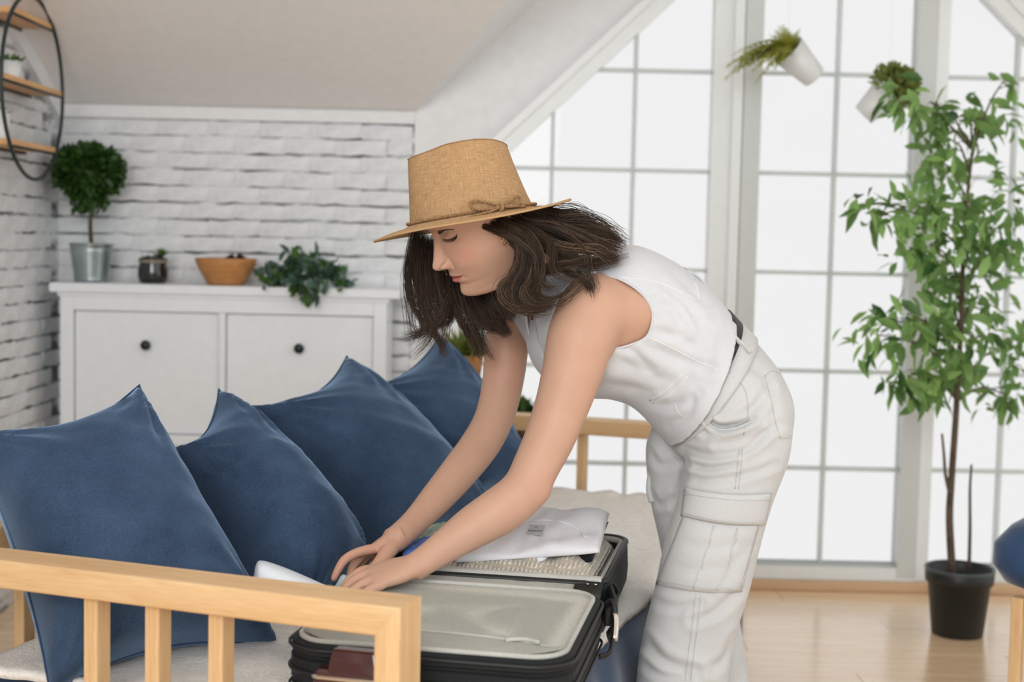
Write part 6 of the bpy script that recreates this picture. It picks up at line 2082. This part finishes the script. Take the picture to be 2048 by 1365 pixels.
locks([(1040, 480, 2.57), (1064, 528, 2.555), (1058, 570, 2.545), (1044, 596, 2.54), (1054, 620, 2.53)], (.012, .007, .001), 50, 2, 7, light=.5)
locks([(1100, 520, 2.56), (1130, 542, 2.55), (1160, 556, 2.54), (1182, 576, 2.535), (1192, 606, 2.53)], (.008, .004, .0005), 18, 1, 7, frizz=2)
locks([(1040, 455, 2.60), (1090, 470, 2.60), (1140, 490, 2.60), (1190, 500, 2.60)], (.020, .018, .006), 110, 2, 8)
locks([(1030, 460, 2.585), (1060, 500, 2.575), (1070, 540, 2.565), (1060, 570, 2.56)], (.020, .016, .005), 100, 1, 8)
locks([(1040, 424, 2.62), (1090, 424, 2.62), (1140, 436, 2.61), (1190, 456, 2.60), (1236, 476, 2.60)], (.012, .009, .002), 70, 2, 6)
locks([(1030, 440, 2.60), (1070, 440, 2.60), (1110, 452, 2.60), (1150, 470, 2.59)], (.016, .014, .006), 90, 1, 6)
locks([(966, 440, 2.575), (990, 456, 2.556), (1016, 466, 2.549), (1046, 478, 2.548)], (.006, .006, .004), 60, 2, 3)
locks([(984, 424, 2.59), (1004, 444, 2.566), (1030, 462, 2.556), (1062, 482, 2.552)], (.012, .010, .006), 90, 2, 4)
locks([(1004, 424, 2.60), (1026, 446, 2.575), (1056, 466, 2.562), (1090, 488, 2.556)], (.014, .011, .006), 90, 1, 4)
# stray hairs
for pts in ([(1080, 425, 2.6), (1110, 418, 2.6), (1150, 420, 2.6), (1175, 440, 2.6), (1170, 460, 2.6)], [(1100, 430, 2.6), (1150, 425, 2.6), (1200, 445, 2.6), (1240, 480, 2.6)], [(1120, 440, 2.58), (1180, 440, 2.58), (1230, 462, 2.58), (1256, 486, 2.58)],
            [(818, 500, YF), (810, 570, YF), (818, 640, YF), (826, 672, YF), (812, 690, YF)], [(880, 560, YF), (885, 620, YF), (895, 660, YF), (885, 700, YF), (896, 715, YF)], [(1060, 560, 2.53), (1080, 600, 2.52), (1120, 600, 2.51), (1170, 560, 2.5), (1190, 590, 2.5)],
            [(930, 600, 2.73), (945, 660, 2.73), (960, 700, 2.73), (972, 716, 2.73)], [(1150, 540, 2.55), (1180, 560, 2.54), (1186, 590, 2.53)], [(900, 590, YF), (880, 640, YF), (840, 665, YF), (820, 668, YF)]):
    lock(pts, (.010, .012, .008), 16, frizz=2.2, rad=.0004)
# scalp: hair mass that hugs the head below the hat
sc_rows = np.arange(-62, 34, 4.0)
sth = np.linspace(-math.pi, math.pi, 97)[:-1]
Zs, Ts = np.meshgrid(sc_rows, sth, indexing='ij')
sx_, sy_ = head_point(Zs, Ts)
rr_ = np.hypot(sx_, sy_)
grow = 1+5.0/rr_
SPt = np.stack([sx_*grow, sy_*grow, Zs], -1)
# hairline: angle from the face beyond which hair grows
def hairline(z): return np.interp(z, [-62, -30, 0, 30, 55, 80, 100], [2.3, 2.2, 2.1, 1.95, 1.6, .5, 0.0])
keep = np.abs(Ts) > hairline(Zs)
wsp = hw(SPt.reshape(-1, 3))
sf = []
nn_ = len(sth)
for i in range(len(sc_rows)-1):
    for k in range(nn_):
        l = (k+1) % nn_
        if keep[i, k] and keep[i, l] and keep[i+1, k] and keep[i+1, l]:
            sf.append((i*nn_+k, (i+1)*nn_+k, (i+1)*nn_+l, i*nn_+l))
hb = hcount[0]
V = np.concatenate(HVv+[wsp]); 
Fq = np.concatenate(HFf).tolist() + [[j+hb for j in q] for q in sf]
Cc = np.concatenate(HCc+[np.tile(np.array((.018, .012, .009)), (len(wsp), 1))])
me = bpy.data.meshes.new('hair'); me.from_pydata(V.tolist(), [], Fq); me.update()
ca = me.color_attributes.new('tint', 'FLOAT_COLOR', 'POINT')
c4_ = np.ones((len(V), 4)); c4_[:, :3] = Cc; ca.data.foreach_set('color', c4_.ravel())
ho = link('hair', me, M['hair'], person, True)
tag(ho, 'shoulder-length dark brown wavy hair')

# ------------------------------------------------------------------ hat
HTC = at(945, 438, 2.625)
hf_, hl_, hu_ = head_axes(.30, math.radians(9.8), math.radians(-3.8))
HTM = Matrix(((hf_.x, hl_.x, hu_.x), (hf_.y, hl_.y, hu_.y), (hf_.z, hl_.z, hu_.z)))
def ht(p): return HTC + HTM @ Vector(p)
def straw(name, weave, contrast):
    t = NT(name)
    uv = t.n('ShaderNodeUVMap')
    mp = t.n('ShaderNodeMapping'); t.l(uv.outputs[0], mp.inputs['Vector'])
    w1 = t.n('ShaderNodeTexWave'); w1.inputs['Scale'].default_value = weave; w1.bands_direction = 'X'; w1.inputs['Distortion'].default_value = .6; w1.inputs['Detail Scale'].default_value = .4
    w2 = t.n('ShaderNodeTexWave'); w2.inputs['Scale'].default_value = weave; w2.bands_direction = 'Y'; w2.inputs['Distortion'].default_value = .6; w2.inputs['Detail Scale'].default_value = .4
    t.l(mp.outputs[0], w1.inputs['Vector']); t.l(mp.outputs[0], w2.inputs['Vector'])
    mx = t.n('ShaderNodeMath', operation='MULTIPLY'); t.l(w1.outputs['Fac'], mx.inputs[0]); t.l(w2.outputs['Fac'], mx.inputs[1])
    # uneven yarns
    st1 = t.n('ShaderNodeMapping'); st1.inputs['Scale'].default_value = (6, 160, 1); t.l(uv.outputs[0], st1.inputs['Vector'])
    st2 = t.n('ShaderNodeMapping'); st2.inputs['Scale'].default_value = (160, 6, 1); t.l(uv.outputs[0], st2.inputs['Vector'])
    n1, n2 = t.noise(st1.outputs[0], 1, 3), t.noise(st2.outputs[0], 1, 3)
    ad = t.n('ShaderNodeMath', operation='ADD'); t.l(n1, ad.inputs[0]); t.l(n2, ad.inputs[1])
    hf2 = t.n('ShaderNodeMath', operation='MULTIPLY_ADD'); hf2.inputs[1].default_value = .5; hf2.inputs[2].default_value = 0; t.l(ad.outputs[0], hf2.inputs[0])
    base = t.ramp(hf2.outputs[0], [(.38, srgb(176, 138, 96)), (.5, srgb(206, 170, 126)), (.62, srgb(222, 190, 148))])
    dk = t.n('ShaderNodeMix', data_type='RGBA', blend_type='MULTIPLY'); dk.inputs[0].default_value = contrast
    t.l(base, dk.inputs[6]); t.l(t.ramp(mx.outputs[0], [(.02, (.42, .32, .22, 1)), (.22, (1, 1, 1, 1))]), dk.inputs[7])
    t.l(dk.outputs[2], t.p.inputs['Base Color'])
    t.set(Roughness=.8, Specular_IOR_Level=.25); t.bump(mx.outputs[0], .45, .0012)
    return t.m
M['burlap'] = straw('burlap_weave', 44, .75)
M['brim'] = straw('fine_straw_brim', 70, .35)
M['twine'] = plain('jute_twine', srgb(170, 132, 92), .85, var=.25, scale=300, bump=.8, bscale=500, bdist=.002)
def grid_uv(me, rows, cols, su, sv):
    uvl = me.uv_layers.new(name='UVMap')
    for p in me.polygons:
        for li, vi in zip(p.loop_indices, p.vertices):
            i, k = divmod(vi, cols)
            kk = k
            uvl.data[li].uv = (kk/cols*su, i/rows*sv)
        us = [uvl.data[li].uv[0] for li in p.loop_indices]
        if max(us)-min(us) > su/2:
            for li in p.loop_indices:
                if uvl.data[li].uv[0] < su/2: uvl.data[li].uv[0] += su
hat = empty('straw_hat', HTC, 'tan burlap sun hat with a twine bow on the head of the person', 'hat')
NC = 128
_ra = np.linspace(0, math.pi, 120); _rh = smooth1(np.interp(_ra, [0, .5, 1.1, 1.6, 2.1, 2.7, 3.14], [.123, .127, .135, .136, .132, .122, .117]), 10)
# crown: teardrop top with a dent
V, Fc = [], []
rowsC = 30
def rim_top(a):            # height of the top rim, a = angle from the front
    return float(np.interp(abs(a), _ra, _rh))
for i in range(rowsC+1):
    s = i/rowsC
    for k in range(NC):
        a = 2*math.pi*k/NC
        aa = (a+math.pi) % (2*math.pi)-math.pi
        top = rim_top(aa)
        rf = (.1205-.0165*s**1.2)+(-.013*s**1.5 if abs(aa) < math.pi/2 else -.006*s)*abs(math.cos(a))
        if abs(aa) > math.pi/2: rf = .119-.034*s**.72
        else: rf = .1165-.015*s
        rl = .104-.026*s**1.1
        pinch = 1-.10*s**2*math.exp(-((abs(aa)-.75)/.38)**2)
        V.append((math.cos(a)*rf*pinch, math.sin(a)*rl*pinch, top*s))
# rounded edge then the dented top
last = [V[rowsC*NC+k] for k in range(NC)]
rows = rowsC+1
for (ins, dz) in ((.985, .0022), (.96, .0026), (.93, .0010), (.86, -.006), (.74, -.016), (.58, -.022), (.4, -.024), (.2, -.024), (.04, -.024)):
    for k in range(NC):
        x, y, z = last[k]
        zc_ = .138
        V.append((x*ins, y*ins, z*min(1, ins*1.1)+zc_*(1-min(1, ins*1.1))+dz))
    rows += 1
for i in range(rows-1):
    for k in range(NC):
        l = (k+1) % NC
        Fc.append((i*NC+k, i*NC+l, (i+1)*NC+l, (i+1)*NC+k))
me = bpy.data.meshes.new('crown'); me.from_pydata([tuple(ht(p)) for p in V], [], Fc); me.update(); grid_uv(me, rowsC, NC, 4.6, .98)
co_ = link('crown', me, M['burlap'], hat, True)
md = co_.modifiers.new('thick', 'SOLIDIFY'); md.thickness = .0022; md.offset = -1
# stitched edge round the top
P = [ht((V[rowsC*NC+k][0]*1.002, V[rowsC*NC+k][1]*1.002, V[rowsC*NC+k][2]+.0006)) for k in range(NC)]
mb = MB(); mb.tube(P, .0009, 5, closed=True); mb.build('top_seam', M['twine'], co_, True)
# brim
V, Fc = [], []
nr = 16
for i in range(nr+1):
    s = i/nr
    for k in range(NC):
        a = 2*math.pi*k/NC
        aa = (a+math.pi) % (2*math.pi)-math.pi
        rf = .116+(.185-.116)*s; rl = .102+(.170-.102)*s
        z = .004*math.exp(-(s/.12)**2) - .004*s
        z += -.010*s*s*math.exp(-(aa/.7)**2) + .012*s*s*math.exp(-((abs(aa)-math.pi)/.8)**2) - .004*s*s*math.exp(-((abs(aa)-1.5)/.75)**2)
        z += .0012*math.sin(3*a+1)*s
        V.append((math.cos(a)*rf, math.sin(a)*rl, z))
for i in range(nr):
    for k in range(NC):
        l = (k+1) % NC
        Fc.append((i*NC+k, (i+1)*NC+k, (i+1)*NC+l, i*NC+l))
BRV = V
me = bpy.data.meshes.new('brim'); me.from_pydata([tuple(ht(p)) for p in V], [], Fc); me.update(); grid_uv(me, nr, NC, 4.6, .36)
bo_ = link('brim', me, M['brim'], hat, True)
md = bo_.modifiers.new('thick', 'SOLIDIFY'); md.thickness = .0028; md.offset = 0
P = [ht(V[nr*NC+k]) for k in range(NC)]
mb = MB(); mb.tube(P, .0021, 6, closed=True); mb.build('brim_binding', M['brim'], bo_, True)
# twine band: two twisted strands
def twine(name, path, rad, parent, closed=False, turns=60):
    C_ = np.array([tuple(p) for p in path]); T, N, B = frames(C_, closed)
    m = len(C_); mb = MB()
    for st in (0, 1):
        ph = np.linspace(0, turns*2*math.pi, m, endpoint=not closed)+st*math.pi
        Q = C_+rad*.55*(np.cos(ph)[:, None]*N+np.sin(ph)[:, None]*B)
        mb.tube(Q, rad*.62, 5, closed=closed)
    return mb.build(name, M['twine'], parent, True)
K = 640
path = [ht((math.cos(a)*.1205, math.sin(a)*.1065, .0085)) for a in np.linspace(0, 2*math.pi, K, endpoint=False)]
twine('twine_band', path, .0024, hat, True, 80)
# bow on the side towards the camera
ab = math.radians(101)
def bowp(da, out, up): return ht((math.cos(ab+da)*(.1205+out), math.sin(ab+da)*(.1065+out), .0095+up))
bow = empty('x', (0, 0, 0)); bpy.data.objects.remove(bow)
segs = {'bow_loop': [[(0, .004, 0), (-.16, .006, .010), (-.36, .006, .017), (-.44, .006, .012), (-.36, .008, .002), (-.16, .008, -.001), (0, .005, 0)], [(0, .004, 0), (.14, .006, .006), (.30, .006, .014), (.37, .006, .010), (.30, .008, .002), (.12, .008, 0), (0, .005, 0)]],
        'bow_tail': [[(0, .006, 0), (-.15, .009, -.005), (-.32, .010, -.007), (-.47, .010, -.009)], [(0, .006, 0), (.15, .010, -.002), (.30, .011, -.003), (.40, .011, -.006)]]}
for nm, ls in segs.items():
    for l_ in ls:
        P = catmull([tuple(bowp(*q)) for q in l_], 14)
        twine(nm, P, .0026, hat, False, 12)
v_, f_ = tube_vf(catmull([tuple(bowp(.0, .004, .006)), tuple(bowp(.012, .011, .003)), tuple(bowp(.0, .011, -.004)), tuple(bowp(-.012, .005, -.006))], 5), .0036, 8)
mesh('bow_knot', v_, f_, M['twine'], hat, True)
